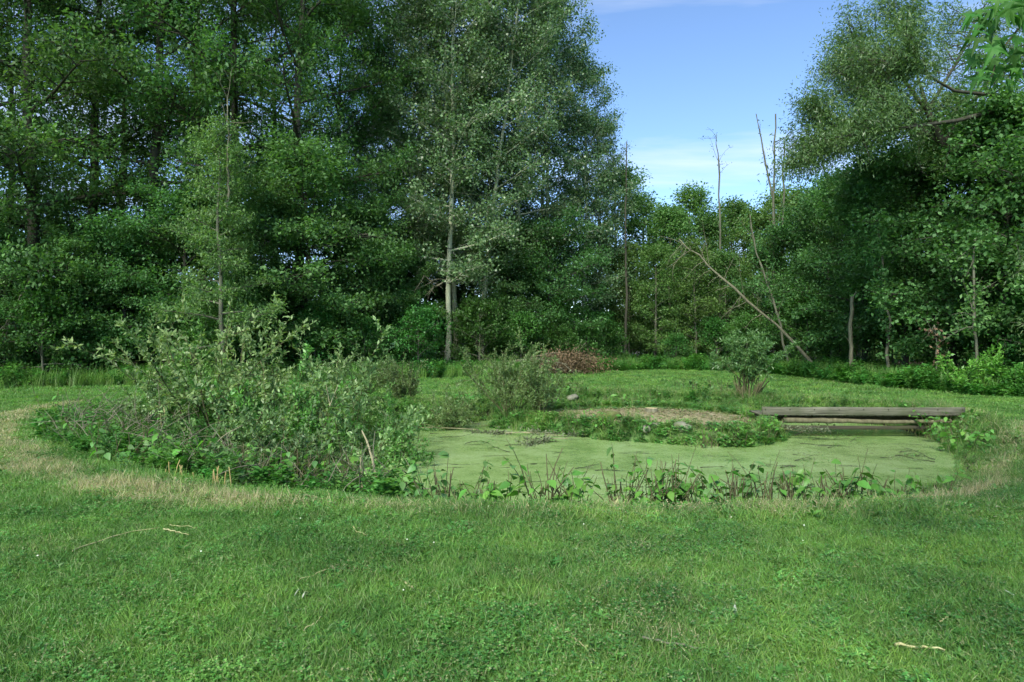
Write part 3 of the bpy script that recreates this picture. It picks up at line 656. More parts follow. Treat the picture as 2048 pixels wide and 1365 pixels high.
bare_tree('dead_limb', [P(455, 420, 24.2), P(458, 330, 24.2), P(455, 195, 24.2)], 0.06, 0.02, 'bare grey dead top rising above the young ash', 10, (0.5, 1.3), 17, mat='deadbark')

# ------------------------------------------------------------------ scattered ground cover (geometry nodes, one object each)
def scatter(name, protos, mats, pts, rot, scl, pid, dry, label, cat):
    V = []; Q = []; MI = []; pr = []; n0 = 0
    for i, (v, q, mi) in enumerate(protos):
        V.append(v); Q.append(np.asarray(q)+n0); MI.append(np.broadcast_to(mi, (len(q),))); pr.append(np.full(len(v), i)); n0 += len(v)
    NP = n0; V.append(pts); pr.append(np.full(len(pts), -1))
    me = mesh_np(name, np.concatenate(V), quads=np.concatenate(Q), mat=mats, matidx=np.concatenate(MI))
    def at(nm, typ, arr, key='value'):
        a = me.attributes.new(nm, typ, 'POINT'); full = np.zeros((len(me.vertices),)+arr.shape[1:], arr.dtype); full[NP:] = arr
        a.data.foreach_set(key, full.ravel())
    a = me.attributes.new('proto', 'INT', 'POINT'); a.data.foreach_set('value', np.concatenate(pr).astype(np.int32))
    at('pid', 'INT', pid.astype(np.int32)); at('rot', 'FLOAT_VECTOR', rot.astype(np.float32), 'vector')
    at('scl', 'FLOAT_VECTOR', scl.astype(np.float32), 'vector'); at('dry', 'FLOAT', dry.astype(np.float32))
    o = part(name, me)
    ng = bpy.data.node_groups.new(name+'_scatter', 'GeometryNodeTree')
    ng.interface.new_socket('Geometry', in_out='INPUT', socket_type='NodeSocketGeometry')
    ng.interface.new_socket('Geometry', in_out='OUTPUT', socket_type='NodeSocketGeometry')
    N, K = ng.nodes, ng.links
    gi = N.new('NodeGroupInput'); go = N.new('NodeGroupOutput')
    def attr(nm, typ):
        x = N.new('GeometryNodeInputNamedAttribute'); x.data_type = typ; x.inputs['Name'].default_value = nm; return x.outputs['Attribute']
    cmp_ = N.new('FunctionNodeCompare'); cmp_.data_type = 'INT'; cmp_.operation = 'LESS_THAN'
    K.new(attr('proto', 'INT'), cmp_.inputs[2]); cmp_.inputs[3].default_value = 0
    sep = N.new('GeometryNodeSeparateGeometry'); sep.domain = 'POINT'
    K.new(gi.outputs[0], sep.inputs['Geometry']); K.new(cmp_.outputs[0], sep.inputs['Selection'])
    sp = N.new('GeometryNodeSplitToInstances'); sp.domain = 'POINT'
    K.new(sep.outputs['Inverted'], sp.inputs['Geometry']); K.new(attr('proto', 'INT'), sp.inputs['Group ID'])
    iop = N.new('GeometryNodeInstanceOnPoints')
    K.new(sep.outputs['Selection'], iop.inputs['Points']); K.new(sp.outputs['Instances'], iop.inputs['Instance'])
    iop.inputs['Pick Instance'].default_value = True
    K.new(attr('pid', 'INT'), iop.inputs['Instance Index']); K.new(attr('rot', 'FLOAT_VECTOR'), iop.inputs['Rotation']); K.new(attr('scl', 'FLOAT_VECTOR'), iop.inputs['Scale'])
    K.new(iop.outputs[0], go.inputs[0])
    md = o.modifiers.new('scatter', 'NODES'); md.node_group = ng
    return tag(o, label, cat, kind='stuff')

def blades(rng, n, rad, h, w, bend=0.5, hv=0.4):
    """tuft of n bent blades: 2 quads each (tapered)"""
    a = rng.uniform(0, 6.283, n); r = rad*np.sqrt(rng.rand(n)); b = np.stack([np.cos(a)*r, np.sin(a)*r, np.full(n, -0.01)], 1)
    la = rng.uniform(0, 6.283, n); le = rng.uniform(0.05, 1.0, n)*bend
    d1 = nrm(np.stack([np.cos(la)*le, np.sin(la)*le, np.ones(n)], 1)); le2 = le*2.3
    d2 = nrm(np.stack([np.cos(la)*le2, np.sin(la)*le2, np.ones(n)*0.8], 1))
    H = h*rng.uniform(1-hv, 1+hv, n)[:, None]; fa = rng.uniform(0, 6.283, n)
    S = np.stack([np.cos(fa), np.sin(fa), np.zeros(n)], 1)*w*rng.uniform(0.7, 1.3, n)[:, None]*0.5
    m = b+d1*H*0.5; t = m+d2*H*0.55
    V = np.stack([b-S, b+S, m+S*0.85, m-S*0.85, t+S*0.12, t-S*0.12], 1).reshape(-1, 3)
    i = np.arange(n)[:, None]*6
    Q = np.concatenate([i+[0, 1, 2, 3], i+[3, 2, 4, 5]]).reshape(-1, 4)
    return V, Q
def clover(rng, n, rad, h, L):
    a = rng.uniform(0, 6.283, n); r = rad*np.sqrt(rng.rand(n)); c = np.stack([np.cos(a)*r, np.sin(a)*r, h*rng.uniform(0.45, 1.2, n)], 1)
    Vs = []; Qs = []; n0 = 0
    for k in range(3):
        an = rng.uniform(0, 6.28, n)*0+a*3+k*2.094; D = nrm(np.stack([np.cos(an), np.sin(an), rng.normal(size=n)*0.25], 1))
        V, Q = leaf_arrays(rng, c, D, L*rng.uniform(.7, 1.2, n), L*rng.uniform(.7, 1.1, n), 0.85, 0.1)
        Vs.append(V); Qs.append(Q+n0); n0 += len(V)
    return np.concatenate(Vs), np.concatenate(Qs)
def merge(*parts):
    V = []; Q = []; MI = []; n0 = 0
    for (v, q), mi in parts:
        V.append(v); Q.append(q+n0); MI.append(np.full(len(q), mi)); n0 += len(v)
    return np.concatenate(V), np.concatenate(Q), np.concatenate(MI)
rg = np.random.RandomState(21)
protos = [merge((blades(rg, 46, 0.075, 0.052, 0.0042, 1.1), 0)), merge((blades(rg, 40, 0.075, 0.066, 0.0045, 1.2), 0)),
          merge((blades(rg, 26, 0.075, 0.055, 0.0045, 0.9), 0), (clover(rg, 8, 0.075, 0.045, 0.012), 1)),
          merge((blades(rg, 14, 0.07, 0.05, 0.0045, 0.9), 0), (clover(rg, 20, 0.08, 0.045, 0.014), 1)),
          # coarse far tufts
          merge((blades(rg, 60, 0.22, 0.062, 0.012, 0.9), 0)), merge((blades(rg, 55, 0.22, 0.07, 0.013, 1.0), 0), (clover(rg, 8, 0.2, 0.05, 0.03), 1))]
def rosette(rng, n, L):
    a = np.arange(n)*2.4+rng.rand(n); D = nrm(np.stack([np.cos(a), np.sin(a), rng.uniform(0.1, 0.7, n)], 1))
    return leaf_arrays(rng, np.tile([[0, 0, 0.02]], (n, 1)), D, L*rng.uniform(.6, 1.15, n), L*0.36*rng.uniform(.8, 1.2, n), 0.7)
protos.append(merge((rosette(rg, 10, 0.055), 1), (blades(rg, 14, 0.07, 0.05, 0.0045, 1.0), 0)))
def in_band(n, d0, d1, rng, margin=1.18):
    d = np.sqrt(rng.uniform(d0**2, d1**2, n)); return np.stack([d*rng.uniform(-0.75, 0.75, n)*margin+rng.uniform(-0.6, 0.6, n), d], 1)
def lawn():
    rng = np.random.RandomState(4); A = []; I = []; S = []
    for n, d0, d1, ids, s in ((17000, 2.2, 6.0, (0, 1, 2, 3), 0.95), (19000, 6.0, 10.5, (0, 1, 2, 3), 1.25), (17000, 10.5, 20, (4, 5), 0.8), (19000, 20, 46, (4, 5), 1.15)):
        p = in_band(n, d0, d1, rng); cl = 0.6*vnoise(p, 1.2, 0)+0.35*vnoise(p, 4, 1)+rng.normal(size=n)*0.45
        if len(ids) == 4: k = np.where(cl > 0.66, 3, np.where(cl > 0.28, 2, rng.randint(0, 2, n)))
        else: k = 4+(rng.rand(n) > 0.5)
        A.append(p); I.append(k); S.append(np.full(n, s)*rng.uniform(0.75, 1.25, n))
    p = np.concatenate(A); k = np.concatenate(I); s_ = np.concatenate(S)
    sp_, si_, w = sdist(p, POND), sdist(p, ISLE), wood_dist(p)
    keep = (sp_ > 0.3) & (w < 0.7) & ((sdist(p, MARSH) > -0.15) | (np.random.RandomState(3).rand(len(p)) < 0.12))
    p, k, s_ = p[keep], k[keep], s_[keep]
    z = height(p); n = len(p); dr = ring_dry(p)
    k = np.where((dr > 0.45) & (k == 3), 1, k)
    k = np.where((p[:, 1] < 10.5) & (np.random.RandomState(9).rand(n) < 0.012+0.03*(vnoise(p, 1.4, 2) > 0.3)), 6, k)
    rot = np.stack([rng.normal(size=n)*0.1, rng.normal(size=n)*0.1, rng.uniform(0, 6.28, n)], 1)
    hgt = s_*(1+0.35*vnoise(p, 0.9, 2))*(1+0.1*dr)*np.where((sp_[keep] < 2.3) & (rng.rand(n) < 0.2), rng.uniform(1.2, 1.8, n), 1.0)
    scatter('lawn_grass', protos, [M['grass'], M['clover']], np.column_stack([p, z]), rot, np.stack([s_, s_, hgt], 1), k, dr*0.95+0.02, 'short mown grass mixed with clover on the lawn', 'grass')
lawn()
def fringe():       # longer grass and sedge on the banks, the island rim and the wood edge
    rng = np.random.RandomState(14)
    pr = [merge((blades(rng, 34, 0.09, 0.26, 0.007, 0.55), 0)), merge((blades(rng, 26, 0.10, 0.36, 0.009, 0.7), 0)), merge((blades(rng, 16, 0.12, 0.2, 0.008, 0.6), 0), (clover(rng, 26, 0.13, 0.15, 0.045), 1)),
          merge((blades(rng, 30, 0.14, 0.55, 0.013, 0.45), 0))]
    p = np.stack([rng.uniform(-9, 11, 60000), rng.uniform(6.5, 22, 60000)], 1)
    sp_, si_ = sdist(p, POND), sdist(p, ISLE)
    near = (sp_ > -0.05) & (sp_ < 1.0+0.3*vnoise(p, 1.1, 1)) & (rng.rand(len(p)) < np.where(p[:, 1] > 15.5, 0.55, np.where(p[:, 0] > 5.0, 0.42, 0.10)))
    rim = (si_ < 0.05) & (si_ > -0.38+0.1*vnoise(p, 2, 0)) & (rng.rand(len(p)) < 0.75)
    top = (si_ <= -0.38) & (rng.rand(len(p)) < np.where(p[:, 1] > 16.9, 0.30, 0.11))
    k = np.where(near, rng.choice([0, 0, 1, 2], len(p)), np.where(rim, rng.choice([0, 2, 2], len(p)), 2))
    s_ = np.where(near, np.where(p[:, 1] > 12, 0.7, 0.42), np.where(rim, 0.95, 0.30))*rng.uniform(0.6, 1.2, len(p))
    sel = near | rim | top
    dr = np.where(top & (p[:, 1] < 17), 0.45, 0.08)+0.5*ring_dry(p)*near
    A, B, C, D = [p[sel]], [k[sel]], [s_[sel]], [dr[sel]]
    # wood edge
    n = 5200; ss = rng.uniform(14, cum[-1]-20, n); q = np.array([along(x)[0]+along(x)[1]*rng.uniform(-0.25, 1.0) for x in ss]); 
    A.append(q); B.append(rng.choice([3, 1, 3], n)); C.append(rng.uniform(0.6, 1.15, n)); D.append(np.full(n, 0.03))
    p = np.concatenate(A); k = np.concatenate(B); s_ = np.concatenate(C); dr = np.concatenate(D); n = len(p)
    rot = np.stack([rng.normal(size=n)*0.14, rng.normal(size=n)*0.14, rng.uniform(0, 6.28, n)], 1)
    scatter('bank_grass', pr, [M['grass'], M['clover']], np.column_stack([p, height(p)]), rot, np.stack([s_]*3, 1), k, np.clip(dr, 0, 1), 'longer grass on the pond banks, island rim and wood edge', 'grass')
fringe()
def weeds():
    rng = np.random.RandomState(17)
    def weed(nst, h, L):
        V = []; Q = []; n0 = 0
        for s in range(nst):
            a = rng.uniform(0, 6.28); b = np.array([math.cos(a), math.sin(a), 0])*rng.uniform(0, 0.12); d = nrm(np.array([math.cos(a)*0.3, math.sin(a)*0.3, 1.0])); m = 16; t = rng.uniform(0.15, 1, m)
            Pp = b+d*(h*t)[:, None]*rng.uniform(.75, 1.1); an = rng.uniform(0, 6.28, m); D = nrm(np.stack([np.cos(an), np.sin(an), rng.uniform(-0.3, 0.5, m)], 1))
            v, q = leaf_arrays(rng, Pp, D, L*rng.uniform(.6, 1.2, m), L*0.4*rng.uniform(.7, 1.2, m), 0.6); V.append(v); Q.append(q+n0); n0 += len(v)
        return np.concatenate(V), np.concatenate(Q)
    pr = [merge((weed(9, 0.6, 0.13), 0)), merge((weed(8, 0.8, 0.11), 0)), merge((weed(10, 0.42, 0.16), 0)), merge((weed(8, 0.6, 0.09), 1)), merge((weed(7, 0.7, 0.10), 1))]
    n = 5200; ss = rng.uniform(16, cum[-1]-20, n)
    q = np.array([along(x)[0]+along(x)[1]*rng.uniform(0.15, 2.6 if along(x)[0][0] > 9 else 1.6)**1.0 for x in ss])
    m = 5200; s2 = rng.uniform(cum[7]-5, cum[-1]-32, m); q2 = np.array([along(x)[0]+along(x)[1]*rng.uniform(-0.5, 2.4) for x in s2])
    q = np.concatenate([q, q2]); n += m
    A = [q]; S = [rng.uniform(0.55, 1.2, n)]
    p = np.stack([rng.uniform(-9, 11, 14000), rng.uniform(7, 21, 14000)], 1); sm, sp_ = sdist(p, MARSH), sdist(p, POND)
    ok = ((sm < 0.1) & (rng.rand(len(p)) < 0.55) & ((sp_ > -0.3))) | ((sp_ > 0.0) & (sp_ < 0.6) & (p[:, 1] > 15.2) & (rng.rand(len(p)) < 0.25))
    A.append(p[ok]); S.append(rng.uniform(0.35, 0.85, ok.sum())); n1 = n
    p = np.concatenate(A); s_ = np.concatenate(S); n = len(p)
    s_ = s_*0.8*np.clip(1+0.75*vnoise(p, 0.9, 1)+0.35*vnoise(p, 2.7, 3), 0.3, 2.0)
    rot = np.stack([rng.normal(size=n)*0.2, rng.normal(size=n)*0.2, rng.uniform(0, 6.28, n)], 1)
    scatter('weeds', pr, [M['weed'], M['bramble']], np.column_stack([p, height(p)]), rot, np.stack([s_]*3, 1), np.where(np.arange(n) < n1, rng.randint(0, 3, n), rng.choice([0, 2, 3, 3, 4, 4], n)), np.zeros(n), 'leafy green weeds along the wood edge and under the pond shrubs', 'weeds')
weeds()

def dead_twigs():
    rng = np.random.RandomState(19); T = Tubes(); n = 0
    while n < 640:
        p = np.array([[rng.uniform(-9, -0.8), rng.uniform(7.4, 13)]]); s1 = sdist(p, MARSH)[0]
        if s1 > -0.05 or s1 < -1.7: continue
        z = hz(*p[0])+rng.uniform(0.0, 0.42); a = rng.uniform(0, 6.28); up = rng.uniform(-0.1, 1.6)
        c = curve(rng, np.array([p[0][0], p[0][1], z]), nrm(np.array([math.cos(a), math.sin(a), up])), rng.uniform(0.15, 0.6), 4, 0.10, -0.2)
        add_tube(T, c, np.linspace(rng.uniform(0.004, 0.010), 0.003, 5), 4); n += 1
    tag(part('dead_twigs', T.mesh('dead_twigs', M['deadbark'])), 'tangle of dead cut twigs among the brambles of the thicket', 'twigs', kind='stuff')
dead_twigs()
# ------------------------------------------------------------------ pond shrubs
def shrub_mesh(seed, n_stem, h, spread, leaf, lpm, side=5, mat='shrub', arch=-0.5, bias=(0, 0), name='shrub', stem='twig', r=0.012, tilt=0.5):
    rng = np.random.RandomState(seed); T = Tubes(); Pp = []; Dd = []
    def shoot(p, d, L, rr, lev):
        c = curve(rng, p, d, L, 7, 0.06, arch*L/3); add_tube(T, c, np.linspace(rr, 0.002, 8), 4 if lev == 0 else 3)
        n = max(3, int(lpm*L*(0.75 if lev == 0 else 1.1))); s = rng.uniform(0.12 if lev else 0.25, 1, n)
        x = s*7*0.999; i = x.astype(int); f = (x-i)[:, None]; Pp.append(c[i]*(1-f)+c[i+1]*f); Dd.append(nrm(c[i+1]-c[i]))
        if lev < 2:
            for k in range(side if lev == 0 else 3):
                q, dq = sample(c, rng.uniform(0.2, 0.97)); shoot(q, nrm(dq*0.9+rng.normal(size=3)*0.55+np.array([0, 0, 0.15])), L*rng.uniform(0.18, 0.42), rr*0.5, lev+1)
    for k in range(n_stem):
        a = rng.uniform(0, 6.28); b = np.array([math.cos(a), math.sin(a), 0])*spread*0.3*rng.rand()
        til = tilt*rng.uniform(0.1, 1.3)
        d = nrm(np.array([math.cos(a)*til+bias[0], math.sin(a)*til+bias[1], 1]))
        shoot(b, d, h*rng.uniform(0.55, 1.12), r*rng.uniform(.7, 1.2), 0)
    Pp = np.concatenate(Pp); Dd = np.concatenate(Dd); n = len(Pp)
    D = nrm(Dd*0.55+rng.normal(size=(n, 3))*0.55+np.array([0, 0, 0.05])); sz = rng.uniform(0.65, 1.2, n)
    return T.mesh(name+'_stems', M[stem]), mesh_np(name+'_foliage', *leaf_arrays(rng, Pp, D, leaf[0]*sz, leaf[1]*sz, 0.4, 0.1), mat=M[mat])
def put_shrub(name, ms, x, y, rz, s, label, group=None, cat='shrub', z=None):
    e = empty(name, (x, y, (hz(x, y) if z is None else z)-0.03), rz, s); part('stems', ms[0], e); part('foliage', ms[1], e)
    return tag(e, label, cat, group)
SH = [shrub_mesh(201, 11, 2.1, 0.7, (0.100, 0.042), 36, 6, bias=(-0.2, 0), tilt=0.6), shrub_mesh(202, 12, 1.7, 0.8, (0.095, 0.040), 38, 6, tilt=0.62, mat='shrub2'), shrub_mesh(203, 11, 1.45, 0.7, (0.090, 0.038), 42, 6, tilt=0.7)]
SHA = shrub_mesh(204, 14, 2.45, 1.8, (0.105, 0.044), 34, 5, bias=(-0.22, -0.05), tilt=0.95, r=0.016, arch=-0.15)
WS = [shrub_mesh(211, 20, 1.6, 0.7, (0.080, 0.017), 70, 7, tilt=0.6, mat='shrub'), shrub_mesh(212, 22, 1.25, 0.6, (0.075, 0.018), 70, 6, tilt=0.65, mat='shrub')]
put_shrub('pond_shrub', SHA, -5.5, 12.5, 0, 1.0, 'tallest pond shrub at left, with long shoots arching up and left', 'shrubs crowding the left end of the pond')
put_shrub('pond_shrub', SH[1], -6.0, 13.2, 1.0, 0.9, 'pond shrub at the back left, behind the tallest one', 'shrubs crowding the left end of the pond')
put_shrub('pond_shrub', SH[0], -4.2, 12.6, 2.6, 1.0, 'pond shrub right behind the tallest one with upright shoots', 'shrubs crowding the left end of the pond')
put_shrub('pond_shrub', SH[1], -3.5, 11.4, 2.2, 1.0, 'bushy pond shrub in the middle of the left thicket', 'shrubs crowding the left end of the pond')
put_shrub('pond_shrub', SH[0], -2.7, 11.8, 3.4, 1.05, 'pond shrub whose shoots reach right over the duckweed', 'shrubs crowding the left end of the pond')
put_shrub('pond_shrub', SH[2], -2.4, 10.3, 3.4, 0.95, 'rounded pond shrub at the right front of the left thicket', 'shrubs crowding the left end of the pond')
put_shrub('pond_shrub', SH[2], -4.4, 10.8, 5.4, 0.95, 'low pond shrub in the front middle of the left thicket', 'shrubs crowding the left end of the pond')
put_shrub('pond_shrub', SH[1], -2.6, 14.2, 4.4, 0.8, 'shrub at the back of the left thicket beside the water', 'shrubs crowding the left end of the pond')
put_shrub('pond_shrub', SH[2], -3.2, 9.4, 0.4, 0.82, 'small shrub at the near right foot of the thicket', 'shrubs crowding the left end of the pond')
put_shrub('pond_shrub', SH[2], -6.1, 11.6, 2.0, 0.7, 'low shrub at the left foot of the tallest pond shrub', 'shrubs crowding the left end of the pond')
put_shrub('pond_shrub', SH[0], -3.5, 13.0, 0.6, 0.95, 'pond shrub at the back middle of the thicket with pale shoot tips', 'shrubs crowding the left end of the pond')
put_shrub('pond_shrub', SH[1], -2.0, 11.2, 1.6, 0.8, 'rightmost pond shrub, leaning over the open duckweed', 'shrubs crowding the left end of the pond')
put_shrub('pond_shrub', SH[2], -2.9, 10.9, 2.9, 0.9, 'leafy pond shrub behind the hanging bright leaves', 'shrubs crowding the left end of the pond')
put_shrub('willow_shrub', WS[1], -1.65, 16.0, 0.3, 0.95, 'round narrow-leaved shrub standing in the far water edge', 'narrow-leaved shrubs at the back of the pond')
put_shrub('willow_shrub', WS[0], -0.1, 16.3, 1.3, 1.05, 'tall feathery shrub left of the island', 'narrow-leaved shrubs at the back of the pond')
put_shrub('willow_shrub', WS[1], 0.75, 16.2, 2.3, 1.0, 'grey green shrub on the left tip of the island', 'narrow-leaved shrubs at the back of the pond')
put_shrub('willow_shrub', WS[1], -2.7, 17.4, 4.0, 0.9, 'narrow-leaved shrub on the far bank behind the thicket', 'narrow-leaved shrubs at the back of the pond')
put_shrub('willow_shrub', WS[0], -3.9, 17.8, 5.0, 0.8, 'narrow-leaved shrub furthest left on the far bank', 'narrow-leaved shrubs at the back of the pond')
# island willow with bare brown lower stems
def island_willow():
    rng = np.random.RandomState(301); x, y = 6.7, 19.5
    ms = shrub_mesh(302, 20, 1.25, 0.8, (0.125, 0.026), 80, 7, tilt=0.75, mat='willow', arch=-0.2)
    e = empty('island_willow', (x, y, hz(x, y)-0.05)); part('stems', ms[0], e).location = (0, 0, 0.45); part('foliage', ms[1], e).location = (0, 0, 0.45)
    T = Tubes()
    for k in range(34):
        a = rng.uniform(0, 6.28); b = np.array([math.cos(a)*0.28*rng.rand()**.5, math.sin(a)*0.28*rng.rand()**.5, 0]); d = nrm(np.array([b[0]*1.6, b[1]*1.6, 1])+rng.normal(size=3)*0.12)
        add_tube(T, curve(rng, b, d, rng.uniform(0.35, 0.75), 4, 0.04, 0), np.linspace(0.022, 0.013, 5), 5, cap=True)
    part('cut_stem', T.mesh('island_willow_cut_stems', M['twig']), e)['kind'] = 'stuff'
    tag(e, 'feathery willow clump with brown cut stems beside the bridge', 'shrub')
island_willow()

# broad leaved plants along the near bank: each large leaf its own part
def leaf_proto(name, L, W, mat, droopy=0.15):
    t = np.array([0, 0.12, 0.35, 0.62, 0.86, 1.0]); w = np.array([0.02, 0.55, 1.0, 0.78, 0.33, 0.0])*W/2
    V = []
    for a, b in zip(t, w):
        zc = -droopy*L*a*a; V += [(a*L, -b, zc+b*0.25), (a*L, 0, zc), (a*L, b, zc+b*0.25)]
    Q = []
    for i in range(5):
        for j in range(2): Q.append([i*3+j, i*3+3+j, i*3+4+j, i*3+1+j])
    return mesh_np(name, np.array(V), quads=Q, mat=mat, smooth=True)
LP = [leaf_proto('heart_leaf', 0.115, 0.085, M['bright'], 0.25), leaf_proto('oval_leaf', 0.10, 0.058, M['bright'], 0.2), leaf_proto('dark_leaf', 0.095, 0.062, M['bramble'], 0.25), leaf_proto('long_leaf', 0.13, 0.05, M['bright'], 0.3)]
SM = {}
def sprout(name, x, y, rz, label, group, n_leaf=22, h=0.4, stubs=10, spread=0.3, kinds=(0, 1, 2), seed=1, leafscale=1.0, stubmat='twig', cat='plant'):
    rng = np.random.RandomState(seed); h = h*1.15; leafscale = leafscale*1.2; n_leaf = int(n_leaf*1.6); stubs = int(stubs*0.7); e = empty(name, (x, y, hz(x, y)-0.02), rz)
    T = Tubes(); tips = []
    for k in range(max(5, n_leaf//4)):
        a = rng.uniform(0, 6.28); r = spread*math.sqrt(rng.rand()); b = np.array([math.cos(a)*r*1.2, math.sin(a)*r*0.6, 0])
        c = curve(rng, b, nrm(np.array([math.cos(a)*0.35, math.sin(a)*0.35, 1])), h*rng.uniform(0.5, 1.25), 5, 0.10, -0.1)
        add_tube(T, c, np.linspace(0.006, 0.0025, 6), 4); tips.append(c)
    part('stem', T.mesh(name+'_stem', M['twig']), e)['kind'] = 'stuff'
    if stubs:
        B = Tubes()
        for k in range(stubs):
            a = rng.uniform(0, 6.28); r = spread*0.8*math.sqrt(rng.rand()); b = np.array([math.cos(a)*r, math.sin(a)*r*0.5, 0])
            c = curve(rng, b, nrm(np.array([rng.normal()*0.3, rng.normal()*0.3, 1])), h*rng.uniform(0.4, 1.0), 4, 0.06, 0)
            add_tube(B, c, np.linspace(0.008, 0.005, 5), 5, cap=True)
            if rng.rand() < 0.6:
                p, d = sample(c, 0.6); c2 = curve(rng, p, nrm(d+rng.normal(size=3)*0.5), h*rng.uniform(0.2, 0.45), 3, 0.05, 0.1); add_tube(B, c2, np.linspace(0.006, 0.003, 4), 4)
        part('cut_stem', B.mesh(name+'_cut_stems', M[stubmat]), e)['kind'] = 'stuff'
    for k in range(n_leaf):
        c = tips[k % len(tips)]; p, d = sample(c, rng.uniform(0.25, 0.99)); an = rng.uniform(0, 6.28)
        l = part('leaf', LP[kinds[rng.randint(len(kinds))]], e); l.location = p; s = rng.uniform(0.6, 1.2)*leafscale
        l.rotation_euler = Euler((rng.normal()*0.4, rng.uniform(-0.35, 0.7), an), 'XYZ'); l.scale = (s, s, s)
    return tag(e, label, cat, group)
NB = 'sprouting cut plants along the near pond edge'
rows = [  # u, v(base), leaves, height, stubs, spread, kinds
    (905, 985, 46, .34, 14, .42, (1, 2, 2), 'long low leafy clump of cut brambles left of the lone bare sprout'),
    (985, 995, 22, .24, 6, .26, (0, 1), 'low bright leaves right beside the long bramble clump'),
    (1092, 992, 9, .50, 14, .16, (2, 1), 'upright bunch of bare cut stems in the middle of the near bank'),
    (1135, 992, 26, .30, 3, .24, (0, 0, 1), 'bright drooping leaves just right of the bare cut stems'),
    (1245, 985, 26, .42, 10, .22, (1, 2), 'leafy sprout with one tall thin shoot right of the straw tussock'),
    (1300, 992, 30, .32, 6, .28, (0, 3, 1), 'wide patch of pale green leaves on the near bank'),
    (1345, 996, 24, .40, 9, .22, (1, 3), 'sprout with slender dark stems right of the pale green patch'),
    (1400, 998, 24, .28, 7, .26, (2, 0), 'low dark leafed sprout in the middle right of the near bank'),
    (1470, 1000, 16, .34, 16, .18, (0, 2), 'sprout with dark forked cut stems on the right half of the near bank'),
    (1535, 992, 16, .38, 10, .16, (1, 2), 'sprout with drying thin stems left of the splintered stub'),
    (1580, 994, 12, .34, 18, .12, (2, 3), 'splintered dark stub with few leaves on the near bank'),
    (1635, 992, 14, .30, 8, .16, (0, 3), 'small sprout with reddish green leaves right of the splintered stub'),
    (1670, 990, 10, .28, 14, .15, (2,), 'short cluster of chopped dark stems on the right near bank'),
    (1710, 985, 20, .38, 12, .16, (0, 1), 'leafy upright sprout with dark stems near the right bend of the bank'),
    (1775, 975, 14, .26, 8, .18, (0, 1), 'low sprout where the bank starts bending right'),
    (1805, 968, 6, .22, 10, .15, (1,), 'dry bare stems at the bend of the near bank'),
    (1862, 950, 20, .26, 0, .24, (1, 3), 'pale leafy weed at the bend of the right bank')]
for k, (u, v, nl, h, st, spd, kd, lab) in enumerate(rows):
    x, y = G(u, v+16, -0.1); sprout('bank_sprout', x, y, 0, lab, NB, int(nl*1.6), h*1.3, st, spd*0.72, kd, seed=400+k)
RB = 'leafy plants on the right bank below the bridge'
for k, (u, v, nl, h, st, spd, kd, lab) in enumerate([
    (1868, 874, 60, .62, 0, .34, (1, 3), 'tall leafy plant at the right end of the log bridge'),
    (1905, 880, 66, .48, 0, .40, (1, 2), 'dense leafy plant on the right bank beside the bridge end'),
    (1920, 905, 66, .46, 0, .36, (0, 1), 'bright leafy plant on the right bank nearest the dry ring'),
    (1940, 890, 30, .36, 8, .25, (2,), 'twiggy plant with bare stems on the right bank')]):
    x, y = GT(u, v); sprout('bank_plant', x, y, 0, lab, RB, nl, h, st, spd, kd, seed=430+k, leafscale=1.1)
LB = 'broad-leaved plants at the foot of the left thicket'
for k, (u, v, nl, h, st, spd, kd, lab) in enumerate([
    (110, 850, 12, .75, 0, .08, (1,), 'slender seedling with a whorl of leaves left of the thicket'),
    (150, 880, 30, .34, 8, .40, (2, 1), 'low bramble at the far left foot of the thicket'),
    (225, 900, 46, .50, 14, .45, (2, 2, 1), 'dark bramble heap on the left side of the thicket'),
    (280, 925, 46, .50, 12, .45, (2, 1), 'bramble with pale dead twigs left of the bright heart-shaped leaves'),
    (345, 935, 36, .42, 6, .38, (1, 3), 'fresh green weeds in front of the bramble heap'),
    (395, 955, 34, .46, 4, .25, (0, 0), 'bright heart-shaped leaves in front of the thicket'),
    (470, 970, 40, .60, 20, .36, (2, 1), 'tangle of cut grey stems and leaves at the front of the thicket'),
    (520, 985, 22, .50, 26, .30, (2, 0), 'dense bundle of brown cut stems at the front of the thicket'),
    (590, 985, 46, .55, 10, .34, (0, 1, 2), 'hanging bright leaves right of the brown stem bundle'),
    (645, 990, 44, .58, 14, .34, (0, 2), 'plant with the largest hanging leaf at the front of the thicket'),
    (700, 985, 38, .60, 16, .30, (2, 1), 'leaning brown stems with leaves near the right front of the thicket'),
    (760, 985, 34, .50, 8, .30, (1, 2), 'dark leafy plant at the right front corner of the thicket'),
    (800, 985, 22, .34, 4, .24, (0, 1), 'pale low leaves where the thicket meets the open water'),
    (620, 900, 50, .75, 0, .45, (0, 1), 'light green vine leaves covering the middle of the thicket'),
    (690, 880, 46, .80, 0, .45, (1, 1, 3), 'bright young shoots standing out in the right of the thicket'),
    (540, 860, 40, .85, 0, .45, (1, 2), 'green sapling shoots in the centre of the thicket')]):
    x, y = GT(u, v); sprout('thicket_plant', x, y, 0, lab, LB, nl, h, st, spd, kd, seed=460+k)
IB = 'leafy clumps hanging over the island front'
